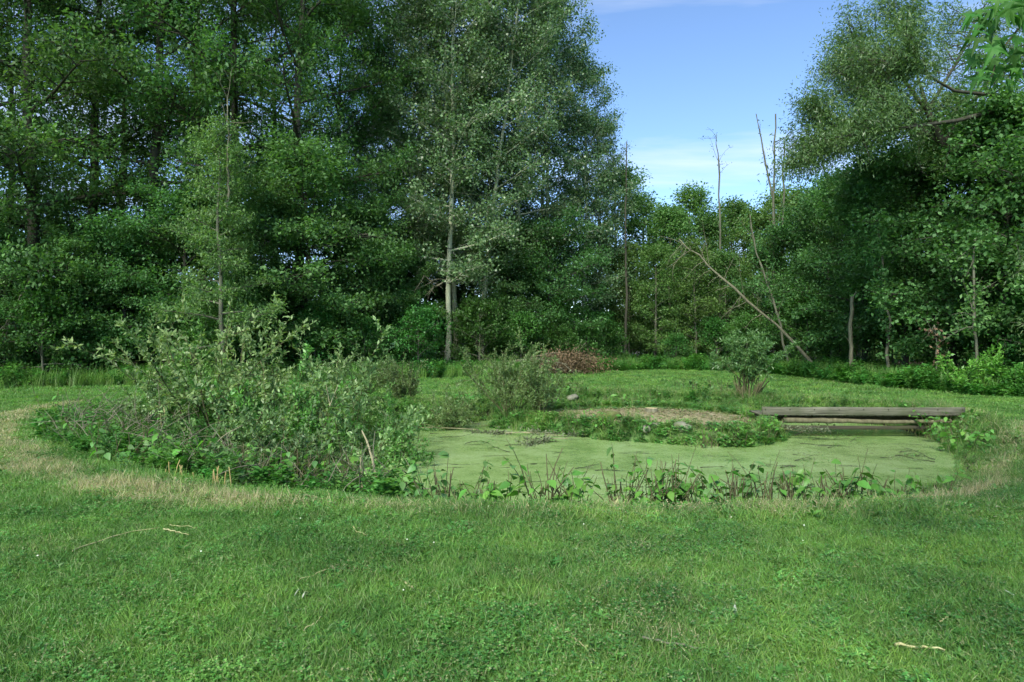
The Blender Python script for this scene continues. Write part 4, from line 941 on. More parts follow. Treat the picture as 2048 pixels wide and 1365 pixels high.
for k, (u, v, nl, h, st, spd, kd, lab) in enumerate([
    (1165, 868, 26, .40, 0, .30, (1, 3), 'grassy green clump on the left front of the island'),
    (1225, 870, 34, .34, 0, .34, (1, 0), 'bright ferny clump left of the island stones'),
    (1290, 876, 26, .22, 4, .30, (1,), 'low green clump under the island stones'),
    (1350, 880, 24, .22, 4, .30, (1, 2), 'low green fringe in the middle of the island front'),
    (1415, 874, 28, .42, 22, .28, (2, 1), 'clump of dark dead upright stems on the island front'),
    (1470, 874, 28, .36, 8, .28, (1, 0), 'leafy clump right of the dark dead stems on the island'),
    (1515, 870, 44, .42, 0, .30, (0, 0), 'bright broad leaves at the right front of the island'),
    (1570, 856, 20, .50, 22, .32, (2,), 'dry twiggy clump at the left end of the bridge')]):
    x, y = GT(u, v, -0.25); sprout('island_plant', x, y, 0, lab, IB, nl, h, st, spd, kd, seed=490+k, leafscale=0.75)
FB = 'leafy clumps on the far pond bank'
for k, (u, v, nl, h, st, spd, kd, lab) in enumerate([
    (1150, 806, 24, .45, 14, .5, (2, 1), 'clump of dry stalks at the left of the far bank'),
    (1230, 800, 30, .55, 12, .5, (1, 3), 'bright leafy clump in the middle of the far bank'),
    (1290, 800, 30, .55, 8, .5, (0, 1), 'broad pale leaves right of the middle of the far bank'),
    (1375, 800, 20, .40, 14, .5, (2,), 'dark stalky clump on the far bank left of the willow'),
    (1440, 795, 16, .50, 14, .3, (2,), 'thin bare stalks on the far bank beside the willow')]):
    x, y = GT(u, v); sprout('far_bank_plant', x, y, 0, lab, FB, nl, h, st, spd, kd, seed=520+k, leafscale=1.2)
# yellow green bush by the right wood edge
put_shrub('bright_bush', shrub_mesh(330, 20, 1.35, 0.9, (0.15, 0.06), 34, 6, tilt=0.6, mat='bright', arch=-0.4, name='bright_bush'), 13.9, 20.4, 0, 0.9, 'bright green leafy bush at the right wood edge')
put_shrub('bright_bush', shrub_mesh(331, 16, 0.9, 0.9, (0.15, 0.06), 34, 5, tilt=0.6, mat='weed', arch=-0.4, name='green_bush'), 14.9, 19.2, 0, 1.0, 'lower green bush right of the bright green one')
def tussock():
    x, y = G(1235, 1012, -0.05); rng = np.random.RandomState(77); e = empty('straw_tussock', (x, y, hz(x, y)-0.03))
    for k, (ox, oy, m, h) in enumerate([(-0.16, 0, 'straw', .13), (0.02, 0.03, 'straw', .16), (0.15, -0.02, 'weed', .15), (-0.02, -0.05, 'straw', .10), (0.26, 0.03, 'weed', .12)]):
        V, Q = blades(rng, 110, 0.10, h, 0.005, 1.3, 0.4); part('blades', mesh_np('tussock_blades', V+np.array([ox, oy, 0]), quads=Q, mat=M[m]), e)['kind'] = 'stuff'
    tag(e, 'dry straw-coloured grass tussock on the crest of the near bank', 'tussock')
tussock()
# reeds
def reeds(u, v, label, n=7, h=0.6, seed=1, mat='grass'):
    x, y = G(u, v, -0.3); rng = np.random.RandomState(seed); e = empty('reed_clump', (x, y, hz(x, y)))
    for k in range(n):
        V, Q = blades(rng, 1, 0.08, h, 0.016, 0.16, 0.3); part('reed_blade', mesh_np('reed_blade', V, quads=Q, mat=M[mat]), e)
    tag(e, label, 'reeds')
reeds(842, 965, 'few upright green reed blades right of the thicket', 9, 0.68, 2, 'weed')
reeds(735, 985, 'thin green reed blades at the right front of the thicket', 12, 0.5, 3, 'weed')
# dry orange reeds on the left
def dry_reeds(u, v, n, h, label, seed, mat='orange'):
    x, y = G(u, v, 0); rng = np.random.RandomState(seed); e = empty('dry_reed_clump', (x, y, hz(x, y)-0.02))
    for k in range(n):
        T = Tubes(); c = curve(rng, np.array([rng.normal()*0.07, rng.normal()*0.04, 0]), nrm(np.array([rng.normal()*0.12, rng.normal()*0.1, 1])), h*rng.uniform(.55, 1.1), 4, 0.05, 0)
        add_tube(T, c, np.linspace(0.011, 0.005, 5), 4, cap=True); part('reed_stalk', T.mesh('reed_stalk', M[mat]), e)
    tag(e, label, 'reeds')
dry_reeds(350, 955, 5, 0.27, 'leftmost clump of orange dry reed stalks', 1)
dry_reeds(375, 952, 3, 0.22, 'small pair of orange dry reed stalks beside the leftmost clump', 2)
dry_reeds(440, 968, 6, 0.27, 'orange dry reed stalks left of the brown stem bundle', 3)
dry_reeds(330, 872, 3, 0.5, 'single tall dry stalk standing in the left weeds', 4, 'straw')
def pale_stalk(path, r, label, mat='paletwig'):
    path = np.array(path); o = path[0].copy(); T = Tubes(); add_tube(T, np.array([sample(path, i/7*0.999)[0] for i in range(8)])-o, np.linspace(r, r*0.5, 8), 6, cap=True)
    e = part('dead_stalk', T.mesh('dead_stalk', M[mat])); e.location = o; tag(e, label, 'stalk', 'pale dead stalks in the thicket')
pale_stalk([P(758, 985, 8.6), P(748, 930, 8.7), P(735, 885, 8.8), P(724, 862, 8.9)], 0.020, 'thick pale dead stalk leaning left at the right of the thicket')
pale_stalk([P(725, 985, 8.5), P(722, 940, 8.6), P(721, 912, 8.6)], 0.013, 'short pale dead stalk left of the thick one')
pale_stalk([P(660, 812, 10.6), P(656, 790, 10.6), P(652, 768, 10.7)], 0.008, 'thin pale stalk forking up in the middle of the thicket')
pale_stalk([P(660, 812, 10.7), P(668, 790, 10.8), P(677, 768, 10.9)], 0.008, 'thin pale stalk slanting right in the middle of the thicket')
pale_stalk([P(420, 900, 9.2), P(447, 872, 9.5), P(487, 850, 9.8)], 0.010, 'pale dead stick lying across the brambles')
pale_stalk([P(215, 905, 9.6), P(235, 880, 9.9), P(262, 850, 10.2)], 0.010, 'grey stick poking out of the left brambles')

# ------------------------------------------------------------------ bridge
def box_mesh(name, lx, ly, lz, mat, bev=0.006, seed=0, segs=10, warp=0.006):
    """board along x, slightly warped, chamfered"""
    rng = np.random.RandomState(seed); xs_ = np.linspace(-lx/2, lx/2, segs+1); V = []
    prof = [(-ly/2+bev, -lz/2), (ly/2-bev, -lz/2), (ly/2, -lz/2+bev), (ly/2, lz/2-bev), (ly/2-bev, lz/2), (-ly/2+bev, lz/2), (-ly/2, lz/2-bev), (-ly/2, -lz/2+bev)]
    wz = np.cumsum(rng.normal(size=segs+1))*warp*0.4; wz -= np.linspace(wz[0], wz[-1], segs+1)
    for i, x in enumerate(xs_):
        for (a, b) in prof: V.append((x, a+rng.normal()*warp*0.12, b+wz[i]+rng.normal()*warp*0.15))
    Q = []
    for i in range(segs):
        for j in range(8): Q.append([i*8+j, i*8+8+j, i*8+8+(j+1) % 8, i*8+(j+1) % 8])
    for base, fl in ((0, 1), (segs*8, 0)):
        f = [[base+0, base+1, base+2, base+3], [base+0, base+3, base+4, base+7], [base+4, base+5, base+6, base+7]]
        Q += [q if fl else q[::-1] for q in f]
    me = mesh_np(name, np.array(V), quads=Q, mat=mat); return me
def bridge():
    yb = 14.55; x0, x1 = 5.35, 9.62; cx = (x0+x1)/2; L = x1-x0
    e = empty('footbridge', (cx, yb, 0), math.radians(-1.2))
    b = part('rim_board', box_mesh('rim_board', L, 0.045, 0.175, M['plank'], seed=1, segs=24), e); b.location = (0, 0, 0.108)
    b['label'] = 'weathered grey rim board along the near side'
    T = Tubes(); n = 26; t = np.linspace(0, 1, n); rng = np.random.RandomState(6)
    c = np.stack([-L/2+0.45+t*(L-0.75), 0.045*np.sin(t*5)+0.03, -0.112+0.014*np.sin(t*6+1)+0.004*rng.normal(size=n)], 1)
    add_tube(T, c, np.clip(0.054+0.006*np.sin(t*7)+0.003*rng.normal(size=n)-0.012*t, 0.04, 0.09), 12, cap=True)
    part('log_beam', T.mesh('log_beam', M['logbark']), e)['label'] = 'peeling round log beam under the rim board'
    b = part('lower_beam', box_mesh('lower_beam', L-0.9, 0.06, 0.075, M['darkplank'], seed=3, segs=16), e); b.location = (-0.1, 0.03, -0.245)
    b = part('back_beam', box_mesh('back_beam', L-0.2, 0.06, 0.18, M['darkplank'], seed=4, segs=12), e); b.location = (0, 0.75, -0.10)
    dk = [box_mesh('deck_plank', 0.86, 0.14, 0.036, M['plank'], seed=20+i, segs=5, warp=0.004) for i in range(3)]
    nn = int(L/0.15)
    for i in range(nn):
        p = part('deck_plank', dk[i % 3], e); p.location = (-L/2+0.075+i*0.15, 0.46, 0.012+0.002*(i % 3)); p.rotation_euler = (0, 0, math.pi/2+0.01*((i*7) % 5-2))
    M3 = Tubes(); rng = np.random.RandomState(9)
    for cxm, nm in ((0.15, 26), (1.05, 30), (-0.9, 10), (1.5, 8)):
        for k in range(nm):
            p = np.array([cxm+rng.normal()*0.14, -0.015+rng.normal()*0.02, -0.265]); add_tube(M3, curve(rng, p, nrm(np.array([rng.normal()*0.25, rng.normal()*0.1, -1])), rng.uniform(0.04, 0.16), 3, 0.15, -0.2), np.linspace(0.004, 0.0015, 4), 3)
    part('hanging_moss', M3.mesh('hanging_moss', M['mosslump']), e)
    for px, s_ in ((-L/2+0.5, 1), (L/2-0.35, 1)):
        for py in (0.1, 0.7):
            T = Tubes(); add_tube(T, np.array([(px, py, -0.9), (px+0.01, py, -0.2)]), [0.05, 0.045], 8, cap=True); part('post', T.mesh('bridge_post', M['darkplank']), e)
    for px in np.linspace(-L/2+0.06, L/2-0.06, 9):      # rusty bolt heads on the rim board
        T = Tubes(); add_tube(T, np.array([(px, -0.034, 0.14), (px, -0.018, 0.14)]), [0.010, 0.012], 8, cap=True); part('bolt', T.mesh('bridge_bolt', M['darktwig']), e)
    tag(e, 'low weathered plank and log footbridge from the island to the right bank', 'bridge')
bridge()

# ------------------------------------------------------------------ island things
def rock(name, x, y, sx, sy, sz, label, mat='stone', seed=1, cat='stone', group=None, sink=0.25):
    rng = np.random.RandomState(seed); nu, nv = 12, 7; V = []; 
    a = rng.normal(size=(4, 3))
    for i in range(nv+1):
        th = math.pi*i/nv
        for j in range(nu):
            ph = 2*math.pi*j/nu; d = np.array([math.sin(th)*math.cos(ph), math.sin(th)*math.sin(ph), math.cos(th)])
            r = 1+sum(0.10*math.sin(3*(d@w)+k) for k, w in enumerate(a)); d = np.sign(d)*np.abs(d)**0.8*r
            V.append((d[0]*sx, d[1]*sy, d[2]*sz))
    Q = [[i*nu+j, (i+1)*nu+j, (i+1)*nu+(j+1) % nu, i*nu+(j+1) % nu] for i in range(nv) for j in range(nu)]
    o = part(name, mesh_np(name, V, quads=Q, mat=M[mat], smooth=(mat != 'stone'))); o.location = (x, y, hz(x, y)+sz*(1-2*sink)); o.rotation_euler = (0.1, 0.05, seed*1.3)
    return tag(o, label, cat, group)
def at_(u, v, z=-0.2): return GT(u, v, z)
rock('mossy_mound', *at_(1215, 838), 0.30, 0.26, 0.11, 'round mossy mound on the island', 'mosslump', 3, 'mound')
SG = 'stones along the island front rim'
rock('rim_stone', *at_(1362, 858), 0.20, 0.14, 0.10, 'largest grey stone on the island front rim', seed=4, group=SG)
rock('rim_stone', *at_(1312, 856), 0.13, 0.10, 0.07, 'pale flat stone left of the largest rim stone', seed=5, group=SG)
rock('rim_stone', *at_(1292, 860), 0.12, 0.10, 0.08, 'leftmost small stone on the island front rim', seed=6, group=SG)
rock('rim_stone', *at_(1258, 848), 0.11, 0.08, 0.07, 'small stone between the mossy mound and the rim stones', seed=7, group=SG)
rock('flat_stone', *at_(1146, 814), 0.22, 0.16, 0.10, 'pale flat stone at the back left of the island', seed=8)
rock('flat_stone', *at_(1290, 808), 0.25, 0.14, 0.06, 'low brown stone at the back of the island', seed=9)
rock('pond_rock', *G(800, 894, WATER), 0.24, 0.2, 0.13, 'brown rock at the water edge right of the thicket', seed=10)
def stump():
    x, y = at_(1303, 824); rng = np.random.RandomState(3); e = empty('tree_stump', (x, y, hz(x, y)-0.02))
    T = Tubes(); n = 12; z = np.linspace(0, 0.11, 4); add_tube(T, np.stack([0*z, 0*z, z], 1), [0.19, 0.165, 0.155, 0.15], n)
    V = np.concatenate(T.V); V[:, :2] *= 1+rng.normal(size=(len(V), 1))*0.06
    part('bark', mesh_np('stump_bark', V, quads=np.concatenate(T.Q), mat=M['deadbark'], smooth=True), e)
    a = np.arange(n)*2*math.pi/n; top = np.concatenate([V[-n:], [[0, 0, 0.114]]])
    part('cut_face', mesh_np('stump_cut', top, tris=[[i, (i+1) % n, n] for i in range(n)], mat=M['cutwood']), e)
    tag(e, 'freshly cut pale tree stump on the island', 'stump')
stump()
def plank_thing(u, v, L, w, label, rz, seed):
    x, y = at_(u, v); o = part('loose_plank', box_mesh('loose_plank', L, w, 0.045, M['plank'], seed=seed, segs=8)); o.location = (x, y, hz(x, y)+0.03); o.rotation_euler = (0.0, 0.02, rz)
    tag(o, label, 'plank', 'loose planks at the left end of the bridge')
plank_thing(1500, 816, 0.95, 0.16, 'upper loose grey plank lying on the island by the bridge', 0.05, 31)
plank_thing(1490, 825, 0.9, 0.14, 'lower loose grey plank lying on the island by the bridge', 0.12, 32)
def chips():       # wood chips and straw strewn on the island
    rng = np.random.RandomState(41); n = 5200; p = np.stack([rng.uniform(0.8, 6, n), rng.uniform(13.2, 18.5, n)], 1)
    p = p[(sdist(p, ISLE) < -0.35) & (vnoise(p, 1.1, 2)+rng.normal(size=n)*0.4 > -0.1)]; n = len(p)
    a = rng.uniform(0, 6.28, n); D = nrm(np.stack([np.cos(a), np.sin(a), rng.normal(size=n)*0.2], 1)); s_ = rng.uniform(.5, 1.6, n)
    V, Q = leaf_arrays(rng, np.column_stack([p, height(p)+0.015]), D, 0.055*s_, 0.016*s_, 0.9)
    tag(part('wood_chips', mesh_np('wood_chips', V, quads=Q, mat=[M['straw'], M['deadleaf'], M['stone']], matidx=rng.choice([0, 0, 1, 1, 2], n))), 'scattered wood chips and straw on top of the island', 'wood chips', kind='stuff')
chips()

# ------------------------------------------------------------------ brush pile, cut branches, floating twigs
def branchy(rng, T, p, d, L, r, lev=0, pts=None, wob=0.07, grav=-0.2):
    c = curve(rng, p, d, L, 6, wob, grav); add_tube(T, c, np.linspace(r, r*0.25, 7), 5 if lev == 0 else 3)
    if pts is not None: pts.append(c)
    if lev < 2:
        for k in range(6 if lev == 0 else 3):
            q, dq = sample(c, rng.uniform(0.3, 0.98)); branchy(rng, T, q, nrm(dq+rng.normal(size=3)*0.45), L*rng.uniform(0.25, 0.45), r*0.45, lev+1, pts, wob, grav)
def brush_pile():
    rng = np.random.RandomState(51); x, y = 1.9, 33.2; e = empty('brush_pile', (x, y, hz(x, y)))
    for k in range(16):
        T = Tubes(); branchy(rng, T, np.array([-2.0+rng.uniform(-.2, .7), rng.normal()*0.3, 0.15+rng.rand()*0.55]), nrm(np.array([1, rng.normal()*0.2, rng.uniform(-0.05, 0.32)])), rng.uniform(1.8, 3.0), rng.uniform(0.025, 0.05))
        part('branch', T.mesh('pile_branch', M['deadbark']), e)
    n = 5200; A = rng.normal(size=(n, 3))*np.array([0.78, 0.5, 0.30])+np.array([0.9, -0.15, 0.48]); A = A[(A[:, 2] > 0.02)]; n = len(A)
    l = part('dead_leaves', mesh_np('dead_leaves', *leaf_arrays(rng, A, nrm(rng.normal(size=(n, 3))), rng.uniform(.08, .15, n), rng.uniform(.04, .07, n), 0.2), mat=M['deadleaf']), e); l['label'] = 'withered brown leaves'
    tag(e, 'pile of cut branches with withered brown leaves at the wood edge', 'brush pile')
brush_pile()
def cut_branch(u, v, L, rz, label, seed, mat='paletwig', leaves=220, lm='wilted', up=0.08, group='cut branches lying at the pond edge'):
    x, y = G(u, v, WATER+0.1); rng = np.random.RandomState(seed); e = empty('cut_branch', (x, y, max(hz(x, y), WATER)+0.05), rz); T = Tubes(); pts = []
    branchy(rng, T, np.zeros(3), nrm(np.array([1, 0, up])), L, 0.011, 0, pts, 0.08, -0.25)
    part('branch', T.mesh('cut_branch_wood', M[mat]), e)
    A = np.concatenate(pts); A = A[rng.randint(0, len(A), leaves)]+rng.normal(size=(leaves, 3))*0.05
    A[:, 2] = np.maximum(A[:, 2], -0.02)
    part('foliage', mesh_np('cut_branch_leaves', *leaf_arrays(rng, A, nrm(rng.normal(size=(leaves, 3))), rng.uniform(.06, .1, leaves), rng.uniform(.02, .03, leaves), 0.3), mat=M[lm]), e)
    tag(e, label, 'branch', group)
cut_branch(955, 855, 1.5, 3.0, 'cut branch trailing left into the duckweed', 61, lm='bramble')
cut_branch(1010, 862, 1.3, 0.3, 'cut branch with wilted leaves below the feathery shrub', 62)
cut_branch(1060, 862, 1.2, 2.7, 'wilted cut branch in the middle of the water edge heap', 63)
cut_branch(1090, 866, 1.1, 0.6, 'wilted cut branch at the right end of the water edge heap', 64)
cut_branch(1000, 850, 1.4, 2.2, 'grey bare cut branch behind the wilted ones', 65, leaves=60)
cut_branch(1135, 872, 0.9, 3.6, 'wilted twigs hanging from the left front of the island', 66)
cut_branch(1040, 855, 1.2, 1.2, 'upright wilted branch stuck in the water edge heap', 67, up=0.5)
cut_branch(1545, 868, 0.9, -0.4, 'wilted branch draped over the right tip of the island', 68, mat='twig')
cut_branch(1590, 866, 1.0, 0.5, 'dark twiggy branch reaching under the bridge', 69, mat='darktwig', leaves=60, lm='bramble', up=0.25)
def floater(u, v, L, rz, seed, leaves=14):
    x, y = G(u, v, WATER); rng = np.random.RandomState(seed); e = empty('floating_twig', (x, y, WATER+0.006), rz); T = Tubes(); pts = []
    branchy(rng, T, np.zeros(3), nrm(np.array([1, 0, 0.10])), L, 0.008, 1, pts, 0.10, -0.12)
    part('stem', T.mesh('floating_twig_stem', M['darktwig']), e)['kind'] = 'stuff'
    if leaves:
        A = np.concatenate(pts); A = A[rng.randint(0, len(A), leaves)]+rng.normal(size=(leaves, 3))*0.03*np.array([1, 1, .2]); A[:, 2] = np.abs(A[:, 2])+0.004
        part('foliage', mesh_np('floating_leaves', *leaf_arrays(rng, A, nrm(rng.normal(size=(leaves, 3))*np.array([1, 1, .3])), rng.uniform(.05, .08, leaves), rng.uniform(.015, .025, leaves), 0.8), mat=M['wilted'] if seed % 3 == 0 else M['bramble']), e)
    tag(e, 'small dark twig floating on the duckweed', 'twig', 'twigs floating on the duckweed')
for k, (u, v, L, rz, nl) in enumerate([(680+150, 884, .5, 0.2, 4), (930, 888, .6, 0.3, 18), (1010, 892, .5, .1, 10), (1020, 905, .5, 2.6, 16), (1060, 884, .7, 0.1, 20), (1150, 938, .4, 0, 6), (1190, 942, .4, 0, 8),
        (1400, 936, .35, 0, 4), (1515, 935, .3, 0.3, 5), (1560, 936, .9, 0.05, 26), (1590, 922, .45, .3, 10), (1585, 910, .3, 0, 5), (1625, 880, .9, .1, 22), (1655, 896, .5, .35, 12), (1600, 888, .6, -.6, 0), (1700, 884, .5, .7, 0), (1690, 870, .5, -.9, 0),
        (1790, 912, .5, -.4, 12), (1760, 916, .6, 0, 10), (1800, 905, .3, 0, 4), (1870, 925, .6, 2.4, 18), (1870, 920, .7, 1.9, 4), (1480, 960, .3, .3, 3), (1540, 958, .3, 0, 3), (860, 868, .8, 0.1, 6), (880, 876, .7, 0.2, 8)]):
    floater(u, v, L, rz, 700+k, nl)

# ------------------------------------------------------------------ bits on the lawn
def stick(name, uv, r, label, mat='straw', cat='stick', zo=0.035, group=None):
    pts = np.array([[*G(u, v), 0] for u, v in uv]); pts[:, 2] = height(pts)+zo; o = pts[0].copy()
    n = 10; q = np.array([sample(pts, i/(n-1)*0.999)[0] for i in range(n)])-o; q[1:-1] += np.random.RandomState(int(uv[0][0])).normal(size=(n-2, 3))*0.004
    T = Tubes(); add_tube(T, q, np.linspace(r*0.75, r*0.35, n), 6, cap=True); e = part(name, T.mesh(name, M[mat])); e.location = o
    return tag(e, label, cat, group)
stick('fallen_stick', [(1285, 1288), (1330, 1297), (1400, 1308)], 0.011, 'grey fallen stick in the lawn left of the pale peeled stick', 'greybark')
stick('peeled_stick', [(1790, 1302), (1840, 1304), (1890, 1311)], 0.012, 'pale peeled stick lying in the lawn at lower right', 'straw')
stick('straw_stalk', [(1138, 1280), (1155, 1300), (1180, 1325)], 0.006, 'bent straw stalk in the lawn at bottom centre')
stick('straw_stalk', [(1172, 1308), (1192, 1320)], 0.004, 'short straw stalk right beside the bent one')
stick('straw_stalk', [(595, 1184), (640, 1163), (680, 1147)], 0.006, 'long straw stalk slanting up right in the left lawn')
stick('straw_stalk', [(810, 1182), (830, 1197)], 0.008, 'short yellow straw piece in the middle of the lawn')
stick('straw_stalk', [(145, 1118), (200, 1098), (265, 1077), (320, 1070)], 0.008, 'longest straw stalk lying in the lawn at left')
stick('straw_stalk', [(327, 1073), (350, 1078), (378, 1085)], 0.009, 'thick straw stalk right of the longest one')
stick('straw_stalk', [(340, 1064), (395, 1071)], 0.005, 'thin straw stalk above the thick one')
stick('straw_stalk', [(698, 1060), (712, 1075), (735, 1083)], 0.010, 'curled yellow straw in the lawn below the thicket')
stick('straw_stalk', [(608, 1280), (645, 1253)], 0.005, 'straw stalk in the lower left lawn')
stick('straw_stalk', [(1660, 1134), (1690, 1138), (1715, 1141)], 0.004, 'pale thin straw in the right lawn')
stick('straw_stalk', [(1880, 1250), (1897, 1240)], 0.006, 'short straw above the pale peeled stick')
stick('fallen_stick', [(222, 944), (250, 953), (273, 967)], 0.012, 'crooked grey stick on the dry ring left of the thicket', 'greybark')
stick('fallen_stick', [(18, 910), (38, 906)], 0.014, 'short pale wood piece on the dry ring at far left', 'paletwig')
stick('broken_reed', [(412, 990), (440, 995), (478, 1000)], 0.012, 'broken yellow reed lying in front of the thicket', 'straw')
stick('broken_reed', [(455, 972), (466, 985), (478, 997)], 0.014, 'thick broken reed leaning in front of the thicket', 'straw')
stick('broken_reed', [(605, 998), (625, 1001), (642, 1006)], 0.012, 'pale reed piece below the hanging leaves', 'paletwig')
stick('broken_reed', [(724, 1010), (757, 1010)], 0.006, 'thin pale reed at the foot of the thicket', 'paletwig')
for k, (u, v) in enumerate([(420, 998), (448, 998), (390, 968), (340, 966), (472, 999), (500, 998), (540, 992)]):
    stick('reed_litter', [(u, v), (u+14, v+3-(k % 3)*4), (u+28+6*(k % 2), v+1)], 0.007, 'dry reed litter on the ground in front of the thicket', ('straw', 'greybark', 'paletwig')[k % 3], 'reed', 0.03, 'dry reed litter in front of the thicket')
def feather(u, v, L, label, rz, tilt=1.0):
    x, y = G(u, v); t = np.linspace(0, 1, 7); w = np.array([0.05, 0.6, 0.95, 1, 0.85, 0.55, 0.05])*L*0.16; V = []
    for a, b in zip(t, w): V += [(a*L, -b, b*0.3), (a*L, 0, 0.004*math.sin(a*3)), (a*L, b, b*0.3)]
    Q = [[i*3+j, i*3+3+j, i*3+4+j, i*3+1+j] for i in range(6) for j in range(2)]
    o = part('feather', mesh_np('feather', V, quads=Q, mat=M['feather'], smooth=True)); o.location = (x, y, hz(x, y)+0.02); o.rotation_euler = (0, -tilt, rz); tag(o, label, 'feather', 'white feathers in the lawn')
feather(588, 1210, 0.055, 'white feather standing in the left lawn', 0.4); feather(604, 1213, 0.042, 'smaller white feather right beside the left one', 0.9)
feather(1470, 1235, 0.055, 'white feather standing in the right lawn', 1.3); feather(2033, 1200, 0.07, 'grey white feather at the right edge of the lawn', 2.2, 0.4)
def flowers():
    rng = np.random.RandomState(71); n = 30; p = in_band(n, 3.2, 9, rng, 1.0); p = p[(sdist(p, POND) > 1.6) & (sdist(p, MARSH) > 1)]; V = []; Q = []; n0 = 0
    for q in p:
        z = hz(*q)+0.055; r = rng.uniform(0.004, 0.008); ring = [(q[0]+r*math.cos(a), q[1]+r*math.sin(a)) for a in np.arange(5)*1.2566]
        V += [(a, b, z) for a, b in ring]+[(q[0]+(a-q[0])*.6, q[1]+(b-q[1])*.6, z+r*.9) for a, b in ring]
        Q += [[n0+i, n0+(i+1) % 5, n0+5+(i+1) % 5, n0+5+i] for i in range(5)]+[[n0+5, n0+6, n0+7, n0+8]]; n0 += 10
    tag(part('clover_flowers', mesh_np('clover_flowers', V, quads=Q, mat=M['flower'])), 'tiny white clover flowers dotted over the lawn', 'flowers', kind='stuff')
flowers()

# ------------------------------------------------------------------ maple over the camera: its crown shades the near lawn, one spray hangs into view
def maple_leaf_mesh(seed):
    rng = np.random.RandomState(seed); out = []
    lobes = [(-2.35, .42), (-1.9, .22), (-1.25, .80), (-0.95, .36), (-0.62, .48), (-0.42, .34), (0, 1.0), (0.42, .34), (0.62, .48), (0.95, .36), (1.25, .80), (1.9, .22), (2.35, .42)]
    pts = []
    for i, (a, r) in enumerate(lobes):
        pts.append((r*math.cos(a), r*math.sin(a)))
        if r > 0.7:      # teeth either side of the big lobe tips
            for s in (0.11, -0.11): pts.insert(len(pts)-(1 if s > 0 else 0), (r*0.68*math.cos(a-s*(1 if True else 1)), r*0.68*math.sin(a-s)))
    pts = sorted(pts, key=lambda p: math.atan2(p[1], p[0])); V = [(0, 0, 0)]+[(x*0.07+0.035*0, y*0.07, 0.012*math.sin(x*4+seed)-0.018*(x*x+y*y)+rng.normal()*0.002) for x, y in pts]
    n = len(pts); tri = [[0, 1+i, 2+i] for i in range(n-1)]
    return mesh_np('maple_leaf_blade', V, tris=tri, mat=M['nearmaple'])
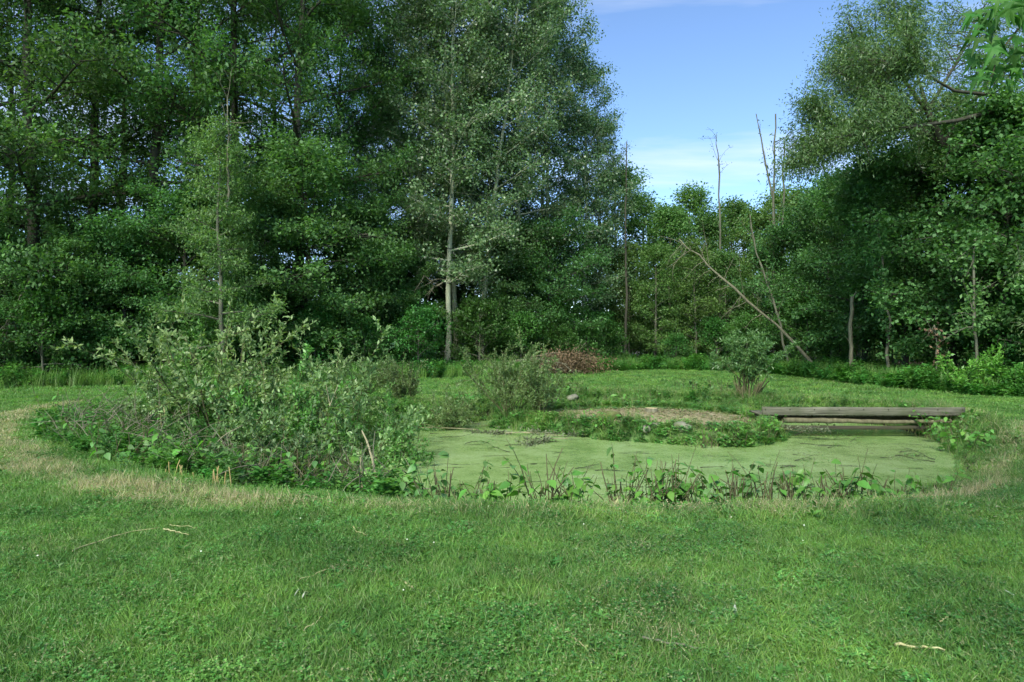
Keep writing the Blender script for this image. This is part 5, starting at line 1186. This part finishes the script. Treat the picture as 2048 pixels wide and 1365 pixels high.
def near_maple():
    rng = np.random.RandomState(81); base = np.array([4.6, -1.5, 0.0])
    tr = [(0, 0, 0), (0.05, 0, 1.5), (0, 0.1, 3.2), (-0.2, 0, 5), (-0.3, -0.3, 7.5), (-0.2, -0.5, 10.5)]
    limbs = []
    for k in range(15):
        a = k*2.4; h = 3.8+k*0.42; L = 4.8*(1-k*0.035); p = np.array([-0.15, -0.1, h]); d = np.array([math.cos(a)*0.9, math.sin(a)*0.9, 0.42]); limbs.append((curve(rng, p, d, L, 6, 0.05, 0.05), 0.06))
    hang = np.array([(0, 0.1, 3.0), (-0.6, 1.4, 3.25), (-1.6, 2.8, 3.15), (-2.5, 3.7, 2.86)]) if False else np.array([P(2330, 40, 1.9), P(2200, -30, 2.2), P(2100, -5, 2.35), P(2035, 60, 2.4), P(1995, 110, 2.4), P(1985, 150, 2.4)])-base
    ms = grow(82, 10.5, 0.2, 0, 0, None, 0, None, 0.0, 8, 5, 10, (0.15, 0.13), flat=0.7, spread=0.2, droop=0.2, mat='nearmaple', trunk_pts=tr, limbs=limbs, name='near_maple')
    e = empty('overhanging_maple', base); part('trunk', ms[0], e); part('branches', ms[1], e); part('crown', ms[2], e)
    T = Tubes(); add_tube(T, np.vstack([[(0, 0.05, 2.6)], hang]), [0.05, 0.03, 0.012, 0.006, 0.004, 0.003, 0.002], 6); sp = part('hanging_spray', T.mesh('hanging_spray', M['twig']), e)
    lm = [maple_leaf_mesh(i) for i in range(3)]
    spots = [(1948, 28, 1.0, -2.4), (1945, 75, 1.0, -2.6), (1950, 120, 1.0, -2.4), (1958, 155, 1.0, -2.2), (1975, 40, 1.1, -1.8), (2020, 5, 1.1, -1.6), (2000, 80, 1.1, -1.5), (1965, 20, .9, -2.2), (2010, 25, 1.0, -1.4), (2040, 35, .9, -1.0), (1990, 55, 1.1, -2.0), (2030, 75, 1.0, -1.3), (1960, 62, .85, -2.5), (1985, 95, 1.15, -1.9), (2025, 110, 1.0, -1.1), (1962, 110, .8, -2.3), (1990, 135, 1.1, -1.6), (2035, 145, .9, -1.2), (1965, 140, .9, -2.1), (2010, 160, .9, -1.4), (2045, 10, 1.0, -1.5), (2060, 60, 1.0, -1.0), (2065, 120, 1.0, -.9), (2080, 25, 1.0, -1.8), (2110, 60, 1.1, -1.2), (2120, 5, 1.1, -1.6), (2095, 100, 1.0, -1.4), (1985, 10, 1.0, -1.7), (2150, 30, 1.1, -1.4), (2180, -10, 1.1, -1.7)]
    spots = spots+[(u+rng.uniform(-14, 22), v+rng.uniform(-20, 14), s*0.9, an+rng.normal()*0.4) for u, v, s, an in spots]
    for k, (u, v, s, an) in enumerate(spots):
        l = part('leaf', lm[k % 3], sp); l.location = P(u, v, 2.4+rng.normal()*0.10)-base
        # blade roughly hanging: axis down-left in the picture plane, tilted at random
        ax = Vector((math.cos(an), rng.normal()*0.35, math.sin(an))).normalized(); nn = Vector((rng.normal()*0.45, -0.55+rng.normal()*0.3, 0.75)).normalized()
        y_ = nn.cross(ax).normalized(); z_ = ax.cross(y_).normalized(); l.rotation_euler = Matrix((ax, y_, z_)).transposed().to_euler(); l.scale = (s*0.95, s*0.95, s*0.95)
    tag(e, 'maple overhead whose lobed leaves hang in at the top right corner', 'tree')
near_maple()

# ------------------------------------------------------------------ look-alikes: tell them apart by their order in the view
ORD = ['first', 'second', 'third', 'fourth', 'fifth', 'sixth', 'seventh', 'eighth', 'ninth', 'tenth', 'eleventh', 'twelfth', 'thirteenth', 'fourteenth', 'fifteenth', 'sixteenth', 'seventeenth', 'eighteenth', 'nineteenth', 'twentieth', 'twenty-first', 'twenty-second', 'twenty-third', 'twenty-fourth', 'twenty-fifth', 'twenty-sixth', 'twenty-seventh', 'twenty-eighth']
same = {}
for o in COL.objects:
    if o.parent is None and 'label' in o and o.get('kind') is None: same.setdefault(o['label'], []).append(o)
for lab, os_ in same.items():
    if len(os_) < 2 or 'litter' in lab: continue
    os_.sort(key=lambda o: o.location.x/o.location.y)
    for o, w in zip(os_, ORD): o['label'] = lab+', '+w+' from left'
